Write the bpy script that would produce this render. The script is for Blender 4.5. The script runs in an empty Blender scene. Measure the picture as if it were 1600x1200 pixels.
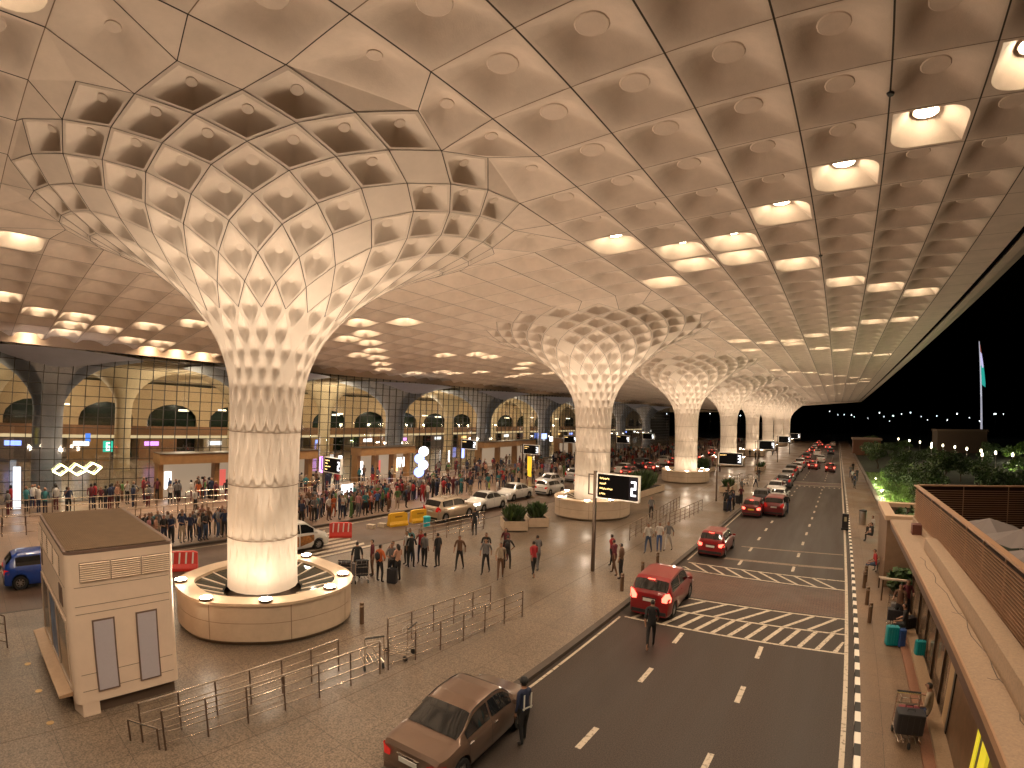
import bpy, bmesh, math, random
from mathutils import Matrix, Vector
sc = bpy.context.scene
R = math.radians
# ---------------------------------------------------------------- camera
cam_data = bpy.data.cameras.new('camera')
cam_obj = bpy.data.objects.new('camera', cam_data)
sc.collection.objects.link(cam_obj)
sc.camera = cam_obj
cam_data.type = 'PANO'
cam_data.sensor_width = 36
cam_data.clip_end = 4000
cam_data.panorama_type = 'FISHEYE_LENS_POLYNOMIAL'
cam_data.fisheye_fov = math.pi
cam_data.fisheye_polynomial_k0 = 0
cam_data.fisheye_polynomial_k1 = -1.073 / 18
cam_data.fisheye_polynomial_k2 = 0.1594 / 324
cam_data.fisheye_polynomial_k3 = 0
cam_data.fisheye_polynomial_k4 = 0
_c, _s = math.cos(.0307), math.sin(.0307)
cam_obj.matrix_world = (Matrix.Rotation(.6176, 3, 'Z') @ Matrix.Rotation(.0614, 3, 'X') @
                        Matrix(((_c, 0, -_s), (0, 1, 0), (_s, 0, _c))) @ Matrix(((1, 0, 0), (0, 0, -1), (0, 1, 0)))).to_4x4()
cam_obj.location = (0, 0, 7.3)
# ---------------------------------------------------------------- world: night sky
world = bpy.data.worlds.new("World")
sc.world = world
world.use_nodes = True
wn = world.node_tree
bgn = wn.nodes['Background']
sky = wn.nodes.new('ShaderNodeTexSky')
sky.sky_type = 'NISHITA'
sky.sun_disc = False
sky.sun_elevation = R(-4)
sky.sun_rotation = R(200)
wn.links.new(sky.outputs[0], bgn.inputs[0])
bgn.inputs[1].default_value = 0.012
sc.view_settings.view_transform = 'Standard'
sc.view_settings.look = 'None'
sc.view_settings.gamma = 1
sc.view_settings.exposure = 0.34
cy = sc.cycles
cy.max_bounces = 6
cy.diffuse_bounces = 4
cy.glossy_bounces = 3
cy.transmission_bounces = 4
cy.transparent_max_bounces = 12
cy.sample_clamp_indirect = 4
cy.caustics_reflective = False
cy.caustics_refractive = False
cy.use_denoising = True
UP_W = 950        # W of each column floodlight
WASH_W = 900     # W of each floodlight's wide wash over the ceiling
DOWN_W = 330      # W of each recessed ceiling light
COF_W = 70        # emission strength of the recessed ceiling lamps
# ---------------------------------------------------------------- materials
MATS = {}
def mat(name, col, rough=.6, metal=0., noise=0., nscale=8., bump=0., bscale=60., emis=None, es=0., spec=.5, coat=0.):
    if name in MATS: return MATS[name]
    m = bpy.data.materials.new(name); m.use_nodes = True; MATS[name] = m
    nt = m.node_tree; p = nt.nodes['Principled BSDF']
    p.inputs['Base Color'].default_value = (*col, 1); p.inputs['Roughness'].default_value = rough
    p.inputs['Metallic'].default_value = metal
    p.inputs['Specular IOR Level'].default_value = spec
    if coat: p.inputs['Coat Weight'].default_value = coat; p.inputs['Coat Roughness'].default_value = .08
    if noise or bump:
        tc = nt.nodes.new('ShaderNodeTexCoord')
    if noise:
        n = nt.nodes.new('ShaderNodeTexNoise'); n.inputs['Scale'].default_value = nscale; n.inputs['Detail'].default_value = 6
        n.inputs['Roughness'].default_value = .65
        nt.links.new(tc.outputs['Object'], n.inputs['Vector'])
        mx = nt.nodes.new('ShaderNodeMix'); mx.data_type = 'RGBA'
        mx.inputs['A'].default_value = (*[c * (1 - noise) for c in col], 1); mx.inputs['B'].default_value = (*[min(1, c * (1 + noise)) for c in col], 1)
        mr = nt.nodes.new('ShaderNodeMapRange'); mr.inputs[1].default_value = .3; mr.inputs[2].default_value = .7
        nt.links.new(n.outputs[0], mr.inputs[0]); nt.links.new(mr.outputs[0], mx.inputs['Factor'])
        nt.links.new(mx.outputs['Result'], p.inputs['Base Color'])
    if bump:
        n2 = nt.nodes.new('ShaderNodeTexNoise'); n2.inputs['Scale'].default_value = bscale; n2.inputs['Detail'].default_value = 3
        nt.links.new(tc.outputs['Object'], n2.inputs['Vector'])
        b = nt.nodes.new('ShaderNodeBump'); b.inputs['Strength'].default_value = bump; b.inputs['Distance'].default_value = .02
        nt.links.new(n2.outputs[0], b.inputs['Height']); nt.links.new(b.outputs[0], p.inputs['Normal'])
    if emis:
        p.inputs['Emission Color'].default_value = (*emis, 1); p.inputs['Emission Strength'].default_value = es
    return m
def glow(name, col, s):
    if name in MATS: return MATS[name]
    m = bpy.data.materials.new(name); m.use_nodes = True; MATS[name] = m
    nt = m.node_tree; nt.nodes.clear()
    o = nt.nodes.new('ShaderNodeOutputMaterial'); e = nt.nodes.new('ShaderNodeEmission')
    e.inputs[0].default_value = (*col, 1); e.inputs[1].default_value = s
    nt.links.new(e.outputs[0], o.inputs[0]); return m
def clear_glass(name, col=(1, 1, 1), fac=.1):
    if name in MATS: return MATS[name]
    m = bpy.data.materials.new(name); m.use_nodes = True; MATS[name] = m
    nt = m.node_tree; nt.nodes.clear()
    o = nt.nodes.new('ShaderNodeOutputMaterial'); t = nt.nodes.new('ShaderNodeBsdfTransparent'); g = nt.nodes.new('ShaderNodeBsdfGlossy')
    t.inputs[0].default_value = (*col, 1); g.inputs['Roughness'].default_value = .03
    mx = nt.nodes.new('ShaderNodeMixShader'); mx.inputs[0].default_value = fac
    nt.links.new(t.outputs[0], mx.inputs[1]); nt.links.new(g.outputs[0], mx.inputs[2]); nt.links.new(mx.outputs[0], o.inputs[0]); return m
# ---------------------------------------------------------------- mesh helpers
COL = sc.collection
class MB:
    def __init__(s): s.v = []; s.f = []; s.m = []
    def add(s, vs, fs, mi=0):
        o = len(s.v); s.v += [tuple(p) for p in vs]
        for f in fs: s.f.append(tuple(i + o for i in f)); s.m.append(mi)
    def box(s, c, d, mi=0, rz=0., rx=0., ry=0.):
        x, y, z = d[0] / 2, d[1] / 2, d[2] / 2
        vs = [Vector((a * x, b * y, e * z)) for a in (-1, 1) for b in (-1, 1) for e in (-1, 1)]
        if rx or ry or rz:
            M = Matrix.Rotation(rz, 3, 'Z') @ Matrix.Rotation(ry, 3, 'Y') @ Matrix.Rotation(rx, 3, 'X'); vs = [M @ v for v in vs]
        s.add([(v.x + c[0], v.y + c[1], v.z + c[2]) for v in vs],
              [(0, 1, 3, 2), (4, 6, 7, 5), (0, 4, 5, 1), (2, 3, 7, 6), (0, 2, 6, 4), (1, 5, 7, 3)], mi)
    def span(s, a, b, mi=0):
        s.box([(p + q) / 2 for p, q in zip(a, b)], [abs(q - p) for p, q in zip(a, b)], mi)
    def quad(s, a, b, c, d, mi=0): s.add([a, b, c, d], [(0, 1, 2, 3)], mi)
    def tube(s, pts, r, n=6, mi=0, cap=True):
        pts = [Vector(p) for p in pts]; rr = r if isinstance(r, (list, tuple)) else [r] * len(pts)
        vs = []; up = Vector((0, 0, 1)); last = None
        for i, p in enumerate(pts):
            d = (pts[min(i + 1, len(pts) - 1)] - pts[max(i - 1, 0)]).normalized()
            ref = up if abs(d.z) < .95 else Vector((1, 0, 0))
            if last is not None: ref = last
            a = (ref - d * ref.dot(d)).normalized(); last = a; b = d.cross(a)
            for k in range(n):
                t = 2 * math.pi * (k + .5) / n; q = p + (a * math.cos(t) + b * math.sin(t)) * rr[i]; vs.append(q)
        fs = []
        for i in range(len(pts) - 1):
            for k in range(n):
                fs.append((i * n + k, i * n + (k + 1) % n, (i + 1) * n + (k + 1) % n, (i + 1) * n + k))
        if cap: fs.append(tuple(range(n))[::-1]); fs.append(tuple((len(pts) - 1) * n + k for k in range(n)))
        s.add(vs, fs, mi)
    def lathe(s, prof, c=(0, 0, 0), n=16, mi=0, axis='Z'):
        vs = []
        for r, z in prof:
            for k in range(n):
                t = 2 * math.pi * k / n
                q = (r * math.cos(t), r * math.sin(t), z)
                if axis == 'X': q = (q[2], q[0], q[1])
                if axis == 'Y': q = (q[0], q[2], q[1])
                vs.append((q[0] + c[0], q[1] + c[1], q[2] + c[2]))
        fs = [(i * n + k, i * n + (k + 1) % n, (i + 1) * n + (k + 1) % n, (i + 1) * n + k) for i in range(len(prof) - 1) for k in range(n)]
        s.add(vs, fs, mi)
    def prism(s, poly, z0, z1, mi=0, top=True, bottom=True):
        n = len(poly); vs = [(x, y, z0) for x, y in poly] + [(x, y, z1) for x, y in poly]
        fs = [(i, (i + 1) % n, n + (i + 1) % n, n + i) for i in range(n)]
        if top: fs.append(tuple(range(n, 2 * n)))
        if bottom: fs.append(tuple(range(n))[::-1])
        s.add(vs, fs, mi)
    def build(s, name, mats, parent=None, smooth=0., loc=None, rz=0.):
        me = bpy.data.meshes.new(name); me.from_pydata(s.v, [], s.f)
        if not isinstance(mats, (list, tuple)): mats = [mats]
        for m in mats: me.materials.append(m)
        if len(mats) > 1: me.polygons.foreach_set('material_index', s.m)
        if smooth:
            me.polygons.foreach_set('use_smooth', [True] * len(me.polygons))
            me.set_sharp_from_angle(angle=smooth)
        me.update()
        o = bpy.data.objects.new(name, me); COL.objects.link(o)
        if parent: o.parent = parent
        if loc: o.location = loc
        if rz: o.rotation_euler[2] = rz
        return o
def tag(o, label=None, cat=None, group=None, kind=None):
    if label: o['label'] = label
    if cat: o['category'] = cat
    if group: o['group'] = group
    if kind: o['kind'] = kind
    return o
def thing(name, loc, label, cat, group=None, rz=0.):
    o = bpy.data.objects.new(name, None); COL.objects.link(o); o.location = loc; o.rotation_euler[2] = rz
    o.empty_display_size = .2
    return tag(o, label, cat, group)
KIDS = {}
def copy_tree(o, loc, label, rz=None, group=None, scale=None):
    def kids(p): return [c for c in list(bpy.data.objects) if c.parent == p]
    if o.name not in KIDS: KIDS[o.name] = [(c, kids(c)) for c in kids(o)]
    r = o.copy(); COL.objects.link(r); r.location = loc
    if rz is not None: r.rotation_euler[2] = rz
    if scale: r.scale = scale if isinstance(scale, tuple) else (scale,) * 3
    r['label'] = label
    if group: r['group'] = group
    for c, gs in KIDS[o.name]:
        d = c.copy(); COL.objects.link(d); d.parent = r
        for g in gs: e = g.copy(); COL.objects.link(e); e.parent = d
    return r
ORD = ['first', 'second', 'third', 'fourth', 'fifth', 'sixth', 'seventh', 'eighth', 'ninth', 'tenth', 'eleventh', 'twelfth', 'thirteenth',
       'fourteenth', 'fifteenth', 'sixteenth', 'seventeenth', 'eighteenth', 'nineteenth', 'twentieth']
TENS = ['twentieth', 'thirtieth', 'fortieth', 'fiftieth', 'sixtieth', 'seventieth', 'eightieth', 'ninetieth']
TW = ['twenty', 'thirty', 'forty', 'fifty', 'sixty', 'seventy', 'eighty', 'ninety']
def nth(i):
    i += 1
    if i <= 20: return ORD[i - 1]
    t, u = divmod(i, 10)
    return TENS[t - 2] if u == 0 else TW[t - 2] + '-' + ORD[u - 1]
def lin(a, b, t): return a + (b - a) * t
def interp(x, T):
    if x <= T[0][0]: return T[0][1]
    for (a, b), (c, d) in zip(T, T[1:]):
        if x <= c: return b + (d - b) * (x - a) / (c - a)
    return T[-1][1]
# common materials
M_gfrc = mat('cast_panel_ceiling', (.67, .55, .45), .75, noise=.08, nscale=1.2, bump=.12, bscale=25)
M_cap = mat('cast_panel_column', (.66, .555, .46), .7, noise=.05, nscale=1.5, bump=.1, bscale=25)
M_joint = mat('panel_joint_dark', (.05, .035, .025), .8)
M_joint2 = mat('panel_joint_soft', (.22, .15, .10), .8)
M_lamp = glow('ceiling_lamp_glow', (1, .80, .55), COF_W)
M_lampw = glow('ceiling_lamp_white', (1, .90, .78), COF_W)
M_black = mat('black_metal', (.015, .015, .017), .4)
M_steel = mat('brushed_steel', (.52, .48, .44), .32, metal=1.)
M_darksteel = mat('bronze_steel', (.10, .07, .05), .4, metal=.7)
# ---------------------------------------------------------------- canopy roof: coffered ceiling
MOD = 2.0417
CX, CY, SP = -15.75, 8.15, 24.5
NCOL = 8
ZX = [(-60, 9.6), (-41, 10.9), (-32, 12.1), (-24, 13.05), (-16, 13.7), (-10, 13.95), (-3, 14.15), (7.3, 14.5), (30, 15)]
PR = [(0, 0), (1.3, 7.4), (1.38, 8.3), (1.6, 9.0), (2.0, 9.8), (2.6, 10.6), (3.4, 11.35), (4.4, 12.1), (5.5, 12.8), (6.8, 13.38), (7.6, 13.72), (8.12, 13.97), (8.5, 14.0), (40, 14.0)]
def zceil(x): return interp(x, ZX)
def cap_z(x, y, r):  # local coords about the column axis
    return zceil(CX + x) - (14.0 - interp(r, PR)) * min(1, (zceil(CX + x) - 1.) / 12.9)
def outline(nr, e=.055, rr=.36):
    pts = []; bnd = []
    def corner(u, v, rnd, first):
        if not rnd:
            pts.append((lin(e, 1 - e, u), lin(e, 1 - e, v))); bnd.append((u, v)); return
        cx_, cy_ = (1 - e - rr if u else e + rr), (1 - e - rr if v else e + rr)
        a0 = {(1, 0): -90, (0, 1): 90}[(u, v)]
        for k in range(nr + 1):
            a = R(a0 + 90 * k / nr); p = (cx_ + rr * math.cos(a), cy_ + rr * math.sin(a)); pts.append(p)
            if k == 0: bnd.append((p[0], v))
            elif k == nr: bnd.append((u, p[1]))
            else: bnd.append((u, v))
    corner(0, 0, False, 0); corner(1, 0, True, 0); corner(1, 1, False, 0); corner(0, 1, True, 0)
    P2, B2 = [], []
    for i in range(len(pts)):
        j = (i + 1) % len(pts); P2.append(pts[i]); B2.append(bnd[i]); d = math.dist(pts[i], pts[j])
        if d > .3:
            for t in (.34, .67): P2.append((lin(pts[i][0], pts[j][0], t), lin(pts[i][1], pts[j][1], t))); B2.append((lin(bnd[i][0], bnd[j][0], t), lin(bnd[i][1], bnd[j][1], t)))
    return P2, B2
OUT = {n: outline(n, .052, .30) for n in (2, 3, 6)}
OUT['r'] = outline(4, .075, .27); OUT['l'] = outline(4, .085, .34)
def coffer(mb, q, depth, rd, nr=6, into=Vector((0, 0, 1)), disc=True, mi=0, key=None):
    """one moulded panel: frame, rounded opening, splayed sides, round boss at the top"""
    q = [Vector(p) for p in q]
    def P(u, v): return (q[0] * (1 - u) + q[1] * u) * (1 - v) + (q[3] * (1 - u) + q[2] * u) * v
    pts, bnd = OUT[key or nr]; n = len(pts)
    b = [P(*t) for t in bnd]; o = [P(*t) for t in pts]; c = P(.5, .5); top = c + into * depth
    nrm = (q[2] - q[0]).cross(q[3] - q[1]).normalized()
    if nrm.dot(into) < 0: nrm = -nrm
    ax = (o[0] - c); ax = (ax - nrm * ax.dot(nrm)).normalized(); ay = nrm.cross(ax)
    circ = []
    for p in o:
        d = p - c; t = math.atan2(d.dot(ay), d.dot(ax)); circ.append(top + (ax * math.cos(t) + ay * math.sin(t)) * rd)
    mid = [p * .5 + k * .5 + into * depth * .06 for p, k in zip(o, circ)]
    vs = b + o + mid + circ; fs = []
    for i in range(n):
        j = (i + 1) % n
        for lv in range(3):
            fs.append((lv * n + i, lv * n + j, (lv + 1) * n + j, (lv + 1) * n + i))
    mb.add(vs, fs, mi)
    if disc:
        lo = [top + (k - top) * .93 - into * .022 for k in circ]
        mb.add(circ + lo, [(i, (i + 1) % n, n + (i + 1) % n, n + i) for i in range(n)] + [tuple(range(n, 2 * n))], mi)
    else: mb.add(circ, [tuple(range(n))], mi)
    return top, c
# polar lattice of the capital: half levels (r, z)
HN = 40
LV = [(8.15, None), (7.6, None), (7.02, None), (6.42, None), (5.8, None), (5.15, None), (4.48, None), (3.72, None), (3.0, None), (2.42, None),
      (1.98, None), (1.68, None), (1.48, None), (1.37, 7.95), (1.31, 7.2), (1.28, 6.45), (1.27, 5.6), (1.27, 4.75), (1.27, 3.9), (1.27, 3.05), (1.27, 2.2), (1.29, 1.35)]
SLIM = {5: .98, 6: .965, 7: .945, 8: .925, 9: .91, 10: .90}
SLIMON = [False]
def lnode(n, k):
    r, z = LV[n]
    if SLIMON[0] and n >= 5:
        r0 = r; r = r * SLIM.get(n, .89); x, y = r * math.cos(R(9 * k)), r * math.sin(R(9 * k))
        return Vector((x, y, cap_z(x, y, r0) if z is None else z))
    a = R(9 * k); x, y = r * math.cos(a), r * math.sin(a)
    if n == 0 and k % HN in (3, 37, 17, 23): x, y = math.copysign(3.5 * MOD, x), math.copysign(2 * MOD, y); z = zceil(CX + x); return Vector((x, y, z))
    if z is None: z = cap_z(x, y, math.hypot(x, y))
    else: z = z - (7.3 - z) * 0 if z > 7 else z
    return Vector((x, y, z))
def capital_mesh():
    up, sh = MB(), MB(); jn = MB()
    NL = len(LV)
    for n in range(0, NL - 2):
        for k in range(HN):
            if (k % 2) != (1 - n % 2): continue
            q = [lnode(n, k), lnode(n + 1, k + 1), lnode(n + 2, k), lnode(n + 1, k - 1)]
            rm = LV[n + 1][0]; a = R(9 * k)
            if n <= 11: slope = (interp(rm + .2, PR) - interp(max(1.3, rm - .2), PR)) / .4
            else: slope = 6. if n < 13 else 60.
            into = Vector((-slope * math.cos(a), -slope * math.sin(a), 1)).normalized()
            size = (q[0] - q[2]).length; wid = (q[1] - q[3]).length
            tgt = up if n < 13 else sh
            seam = (k % 20 == 0) or (k % HN in (10, 30))
            if seam and n < 12: tgt.add(q, [(0, 1, 2, 3)]); continue
            dep = {0: .31, 1: .31, 2: .31, 3: .30, 4: .26, 5: .25, 6: .23, 7: .20, 8: .17, 9: .14, 10: .10, 11: .08, 12: .07, 13: .065}.get(n, .06)
            if n < 13: coffer(tgt, q, dep, min(wid, size) * (.105 if n < 7 else .08), 4, into, disc=n < 3, key='r' if n < 9 else 'l')
            else:
                # pointed spindle groove on the shaft
                c = (q[0] + q[1] + q[2] + q[3]) / 4; o = []
                w = .62
                tp = q[0].lerp(c, .12); bt = q[2].lerp(c, .12); rt = q[1].lerp(c, 1 - w); lt = q[3].lerp(c, 1 - w)
                tr = q[0].lerp(q[1], .5).lerp(c, .30); br = q[2].lerp(q[1], .5).lerp(c, .30); tl = q[0].lerp(q[3], .5).lerp(c, .30); bl = q[2].lerp(q[3], .5).lerp(c, .30)
                deepp = q[0].lerp(c, .55) + into * dep
                ring = [tp, tr, rt, br, bt, bl, lt, tl]
                bd = [q[0], q[0].lerp(q[1], .5), q[1], q[1].lerp(q[2], .5), q[2], q[2].lerp(q[3], .5), q[3], q[3].lerp(q[0], .5)]
                tgt.add(bd + ring, [(i, (i + 1) % 8, 8 + (i + 1) % 8, 8 + i) for i in range(8)])
                tgt.add(ring + [deepp], [(i, (i + 1) % 8, 8) for i in range(8)])
    # bottom half row closed by triangles
    for k in range(HN):
        n = NL - 2
        if (k % 2) == (1 - n % 2):
            a, b, c = lnode(n, k), lnode(n + 1, k + 1), lnode(n + 1, k - 1); sh.add([a, b, c], [(0, 1, 2)])
    # dark joints along the ribs
    def strip(a, b, w):
        d = (b - a); side = d.cross(Vector((0, 0, 1)) if abs(d.normalized().z) < .9 else Vector((a.x, a.y, 0)).cross(Vector((0, 0, 1)))).normalized() * w
        m = (a + b) / 2; out = Vector((m.x, m.y, 0)).normalized(); off = (out * .7 - Vector((0, 0, .6))).normalized() * .006
        if LV_r(m) < 1.8: off = out * .02; side = out.cross(d).normalized() * w
        jn.add([a + side + off, b + side + off, b - side + off, a - side + off], [(0, 1, 2, 3)])
    def LV_r(m): return math.hypot(m.x, m.y)
    for n in range(0, 13):
        for k in range(HN):
            if (k % 2) == (1 - n % 2):
                for s_ in (1, -1):
                    if n < 9 or (k + s_ * n) % 4 == 0: strip(lnode(n, k), lnode(n + 1, k + s_), .011 if n < 9 else .009)
    return up, sh, jn
# square grid cells removed round each column
def removed():
    S = set()
    for a in range(-6, 7):
        for b in range(-6, 6):
            nodes = [((a + i - .5) * MOD, (b + j) * MOD) for i in (0, 1) for j in (0, 1)]
            if min(math.hypot(*p) for p in nodes) < 8.15: S.add((a, b))
    return S
REM = removed()
def hole_loop():
    E = {}
    for a, b in REM:
        c = [((a - .5), b), ((a + .5), b), ((a + .5), b + 1), ((a - .5), b + 1)]
        for i, nb in enumerate(((a, b - 1), (a + 1, b), (a, b + 1), (a - 1, b))):
            if nb not in REM: E[c[i]] = c[(i + 1) % 4]
    st = next(iter(E)); L = [st]
    while E[L[-1]] != st: L.append(E[L[-1]])
    return [(x * MOD, y * MOD) for x, y in L]
LOOP = hole_loop()
def ring_cells(mb, cy, lod):
    """panels between the square grid and the lattice of one capital (world coordinates)"""
    inner = [lnode(0 if k % 2 else 1, k) for k in range(HN)]
    def near(x, y): return round(math.degrees(math.atan2(y, x)) / 9) % HN
    def W(p): return Vector((p.x + CX, p.y + cy, p.z))
    n = len(LOOP); idx = [near(*p) for p in LOOP]
    out = [Vector((x, y, zceil(CX + x))) for x, y in LOOP]
    js = []
    for i in range(n):
        j = (i + 1) % n; a, b = idx[i], idx[j]; step = (b - a) % HN
        if step > 20: step = 0
        A, B = out[i], out[j]
        js.append((W(A), W(inner[a])))
        if (A - inner[a]).length < .05 and step == 0: continue
        path = [inner[(a + t) % HN] for t in range(step + 1)]
        if step >= 2 and any((a + t) % 2 for t in range(1, step)):
            h_ = step // 2; tris = [(A, path[t + 1], path[t]) for t in range(h_)] + [(A, B, path[h_])] + [(B, path[t + 1], path[t]) for t in range(h_, step)]
            for tr_ in tris:
                if (tr_[1] - tr_[0]).cross(tr_[2] - tr_[0]).length > .02: mb.add([W(p) for p in tr_], [(0, 1, 2)])
            continue
        if (A - path[0]).length < .05 or (B - path[-1]).length < .05 or step == 0:
            pl = [A, B] + [p for p in path[::-1] if (p - A).length > .05 and (p - B).length > .05]
            if len(pl) >= 3: mb.add([W(p) for p in pl], [tuple(range(len(pl)))])
            continue
        if step > 1:
            c = path[0]
            mb.add([W(p) for p in path], [tuple(range(len(path)))])
        q = [W(A), W(B), W(path[-1]), W(path[0])]
        area = ((q[2] - q[0]).cross(q[3] - q[1])).length / 2
        es = [(q[(t + 1) % 4] - q[t]) for t in range(4)]; crs = [es[t].cross(es[(t + 1) % 4]).z for t in range(4)]
        good = (min(crs) > .35 or max(crs) < -.35) and max(e_.length for e_ in es) < 3.6 * min(e_.length for e_ in es)
        if area > 1.0 and good: coffer(mb, [q[1], q[2], q[3], q[0]], .30, .17, 3)
        else: mb.add(q, [(0, 1, 2, 3)])
    return js
canopy = thing('terminal_canopy', (0, 0, 0), 'huge flat coffered canopy roof over the drop-off lanes held up by flared columns', 'canopy')
NEARC, MIDC, FARC = MB(), MB(), MB(); JN = MB(); JS = MB()
LIT = {(3, -5), (-12, 3), (-12, -3), (-12, 1), (-12, 2), (-11, -2), (-11, 0), (-11, 1), (-11, 11), (-11, 13), (-10, -2), (-10, -1), (-10, 10), (-10, 14), (-10, 15), (-9, -3), (-9, -2), (-9, 0), (-9, 8), (-9, 9), (-9, 16), (-9, 19), (-8, -4), (-8, 1), (-8, 8), (-8, 19), (-7, 6), (-7, 7), (-7, 11), (-7, 17), (-7, 20), (-6, 6), (-6, 12), (-6, 13), (-6, 16), (-5, 4), (-5, 5), (-4, -4), (-4, 6), (3, -4), (3, 3), (3, 8), (3, 15), (3, 21), (4, 4), (4, 7), (4, 17), (4, 20), (4, 30), (5, 5), (5, 6), (5, 18), (5, 32), (5, 47), (5, 64), (6, 5), (6, 6), (6, 18), (6, 19), (6, 33), (6, 47), (6, 64), (7, 4), (7, 7), (7, 17), (7, 21), (7, 35), (7, 47), (7, 67), (8, 3), (8, 9), (8, 16), (8, 22), (8, 37), (8, 46), (8, 63), (9, 2), (9, 10), (9, 15), (9, 24), (9, 39), (9, 46), (10, 1), (10, 11), (10, 15), (10, 25), (10, 41), (10, 44)}
# unseen ceiling lamps added over and behind the viewer to brighten the kiosk
ADDED_BEHIND = {(7, -2), (5, -3), (9, -4), (8, -6), (6, -3), (8, -4), (4, -6), (1, -7), (2, -9), (7, -9), (-3, -8), (5, -7), (-8, -9)}
B0, B1, A0, A1 = -11, 92, -12, 10
litpos = []
for b in range(B0, B1):
    kk = (b + 6) // 12; lb = b - 12 * kk  # -6..5 about nearest column
    for a in range(A0, A1 + 1):
        if 0 <= kk < NCOL and (a, lb) in REM: continue
        x0, x1 = CX + (a - .5) * MOD, CX + (a + .5) * MOD
        y0, y1 = CY + b * MOD, CY + (b + 1) * MOD
        q = [(x0, y0, zceil(x0)), (x1, y0, zceil(x1)), (x1, y1, zceil(x1)), (x0, y1, zceil(x0))]
        lit = (a, b) in LIT or (a, b) in ADDED_BEHIND
        dp = .52 if lit else .37
        if b < 14: top, c = coffer(NEARC, q, dp, .34, 6)
        elif b < 34: top, c = coffer(MIDC, q, dp, .34, 3)
        else: top, c = coffer(FARC, q, dp, .34, 2, disc=False)
        if lit: litpos.append((a, b, top))
xe = CX + 10.5 * MOD
for b in range(B0, B1):   # plain edge panels
    y0, y1 = CY + b * MOD, CY + (b + 1) * MOD
    tgt = NEARC if b < 14 else FARC
    tgt.quad((xe, y0, zceil(xe)), (7.2, y0, 14.5), (7.2, y1, 14.5), (xe, y1, zceil(xe)))
    xw = CX - 12.5 * MOD
    tgt.quad((-41.6, y0, zceil(-41.6)), (xw, y0, zceil(xw)), (xw, y1, zceil(xw)), (-41.6, y1, zceil(-41.6)))
for c in range(NCOL):
    tg = NEARC if c == 0 else MIDC if c < 2 else FARC
    for A, Bv in ring_cells(tg, CY + SP * c, 0 if c < 3 else 1):
        if c < 4 and (A - Bv).length > .1:
            d = (Bv - A); s_ = Vector((-d.y, d.x, 0)).normalized() * .012; o_ = Vector((0, 0, -.006))
            JN.add([A + s_ + o_, Bv + s_ + o_, Bv - s_ + o_, A - s_ + o_], [(0, 1, 2, 3)])
# joints
def in_hole(x, y):
    for c in range(NCOL):
        ly = y - (CY + SP * c); lx = x - CX
        if abs(ly) < 13:
            a = round(lx / MOD); b = math.floor(ly / MOD)
            return (a, b) in REM
    return False
YA, YB = CY + B0 * MOD, CY + B1 * MOD
for a in range(A0, A1 + 2):
    x = CX + (a - .5) * MOD
    for b in range(B0, B1):
        ym = CY + (b + .5) * MOD
        if in_hole(x - .1, ym) and in_hole(x + .1, ym): continue
        y0, y1 = CY + b * MOD, CY + (b + 1) * MOD; z = zceil(x) - .005; w = .020
        JN.quad((x - w, y0, z), (x - w, y1, z), (x + w, y1, z), (x + w, y0, z))
for b in range(B0, B1 + 1):
    y = CY + b * MOD
    for a in range(A0, A1 + 2):
        xm = CX + a * MOD
        if in_hole(xm, y - .1) and in_hole(xm, y + .1): continue
        x0, x1 = CX + (a - .5) * MOD, min(7.2, CX + (a + .5) * MOD); w = .012
        JS.quad((x0, y - w, zceil(x0) - .004), (x1, y - w, zceil(x1) - .004), (x1, y + w, zceil(x1) - .004), (x0, y + w, zceil(x0) - .004))
NEARC.build('coffered_ceiling', M_gfrc, canopy, smooth=R(38)); MIDC.build('coffered_ceiling', M_gfrc, canopy, smooth=R(38)); FARC.build('coffered_ceiling', M_gfrc, canopy, smooth=R(38))
JN.build('panel_joint', M_joint, canopy); JS.build('panel_joint', M_joint2, canopy)
# roof edge: dark channel, sloping fascia, roof deck
ch = MB(); ch.span((7.2, YA, 14.50), (7.42, YB, 14.9)); ch.build('edge_channel', mat('channel_black', (.004, .003, .003), 1., spec=0.), canopy)
fa = MB(); prof = [(7.42, 14.44), (8.0, 14.56), (8.7, 14.85), (9.2, 15.3), (9.45, 15.9), (9.5, 16.4), (9.3, 16.5)]
for (x0, z0), (x1, z1) in zip(prof, prof[1:]):
    for y in range(int(YA), int(YB), 6): fa.quad((x0, y, z0), (x1, y, z1), (x1, min(y + 6, YB), z1), (x0, min(y + 6, YB), z0))
fj = fa
for b in range(B0, B1, 3):
    y = CY + b * MOD
    for (x0, z0), (x1, z1) in zip(prof, prof[1:]): fj.quad((x0, y - .012, z0 - .006), (x1 + .004, y - .012, z1 - .006), (x1 + .004, y + .012, z1 - .006), (x0, y + .012, z0 - .006), 1)
fa.build('fascia', [M_gfrc, M_joint2], canopy, smooth=R(50))
fe = MB(); fe.quad((-42, YB, 16.5), (9.3, YB, 16.5), (8.2, YB - .3, 14.4), (-42, YB - .3, 10.6)); fe.build('end_fascia', M_gfrc, canopy)
rd = MB(); rd.span((-80, YA, 16.5), (9.3, YB, 16.7)); rd.build('roof_deck', mat('roof_deck_grey', (.2, .2, .2), .9), canopy)
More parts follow.
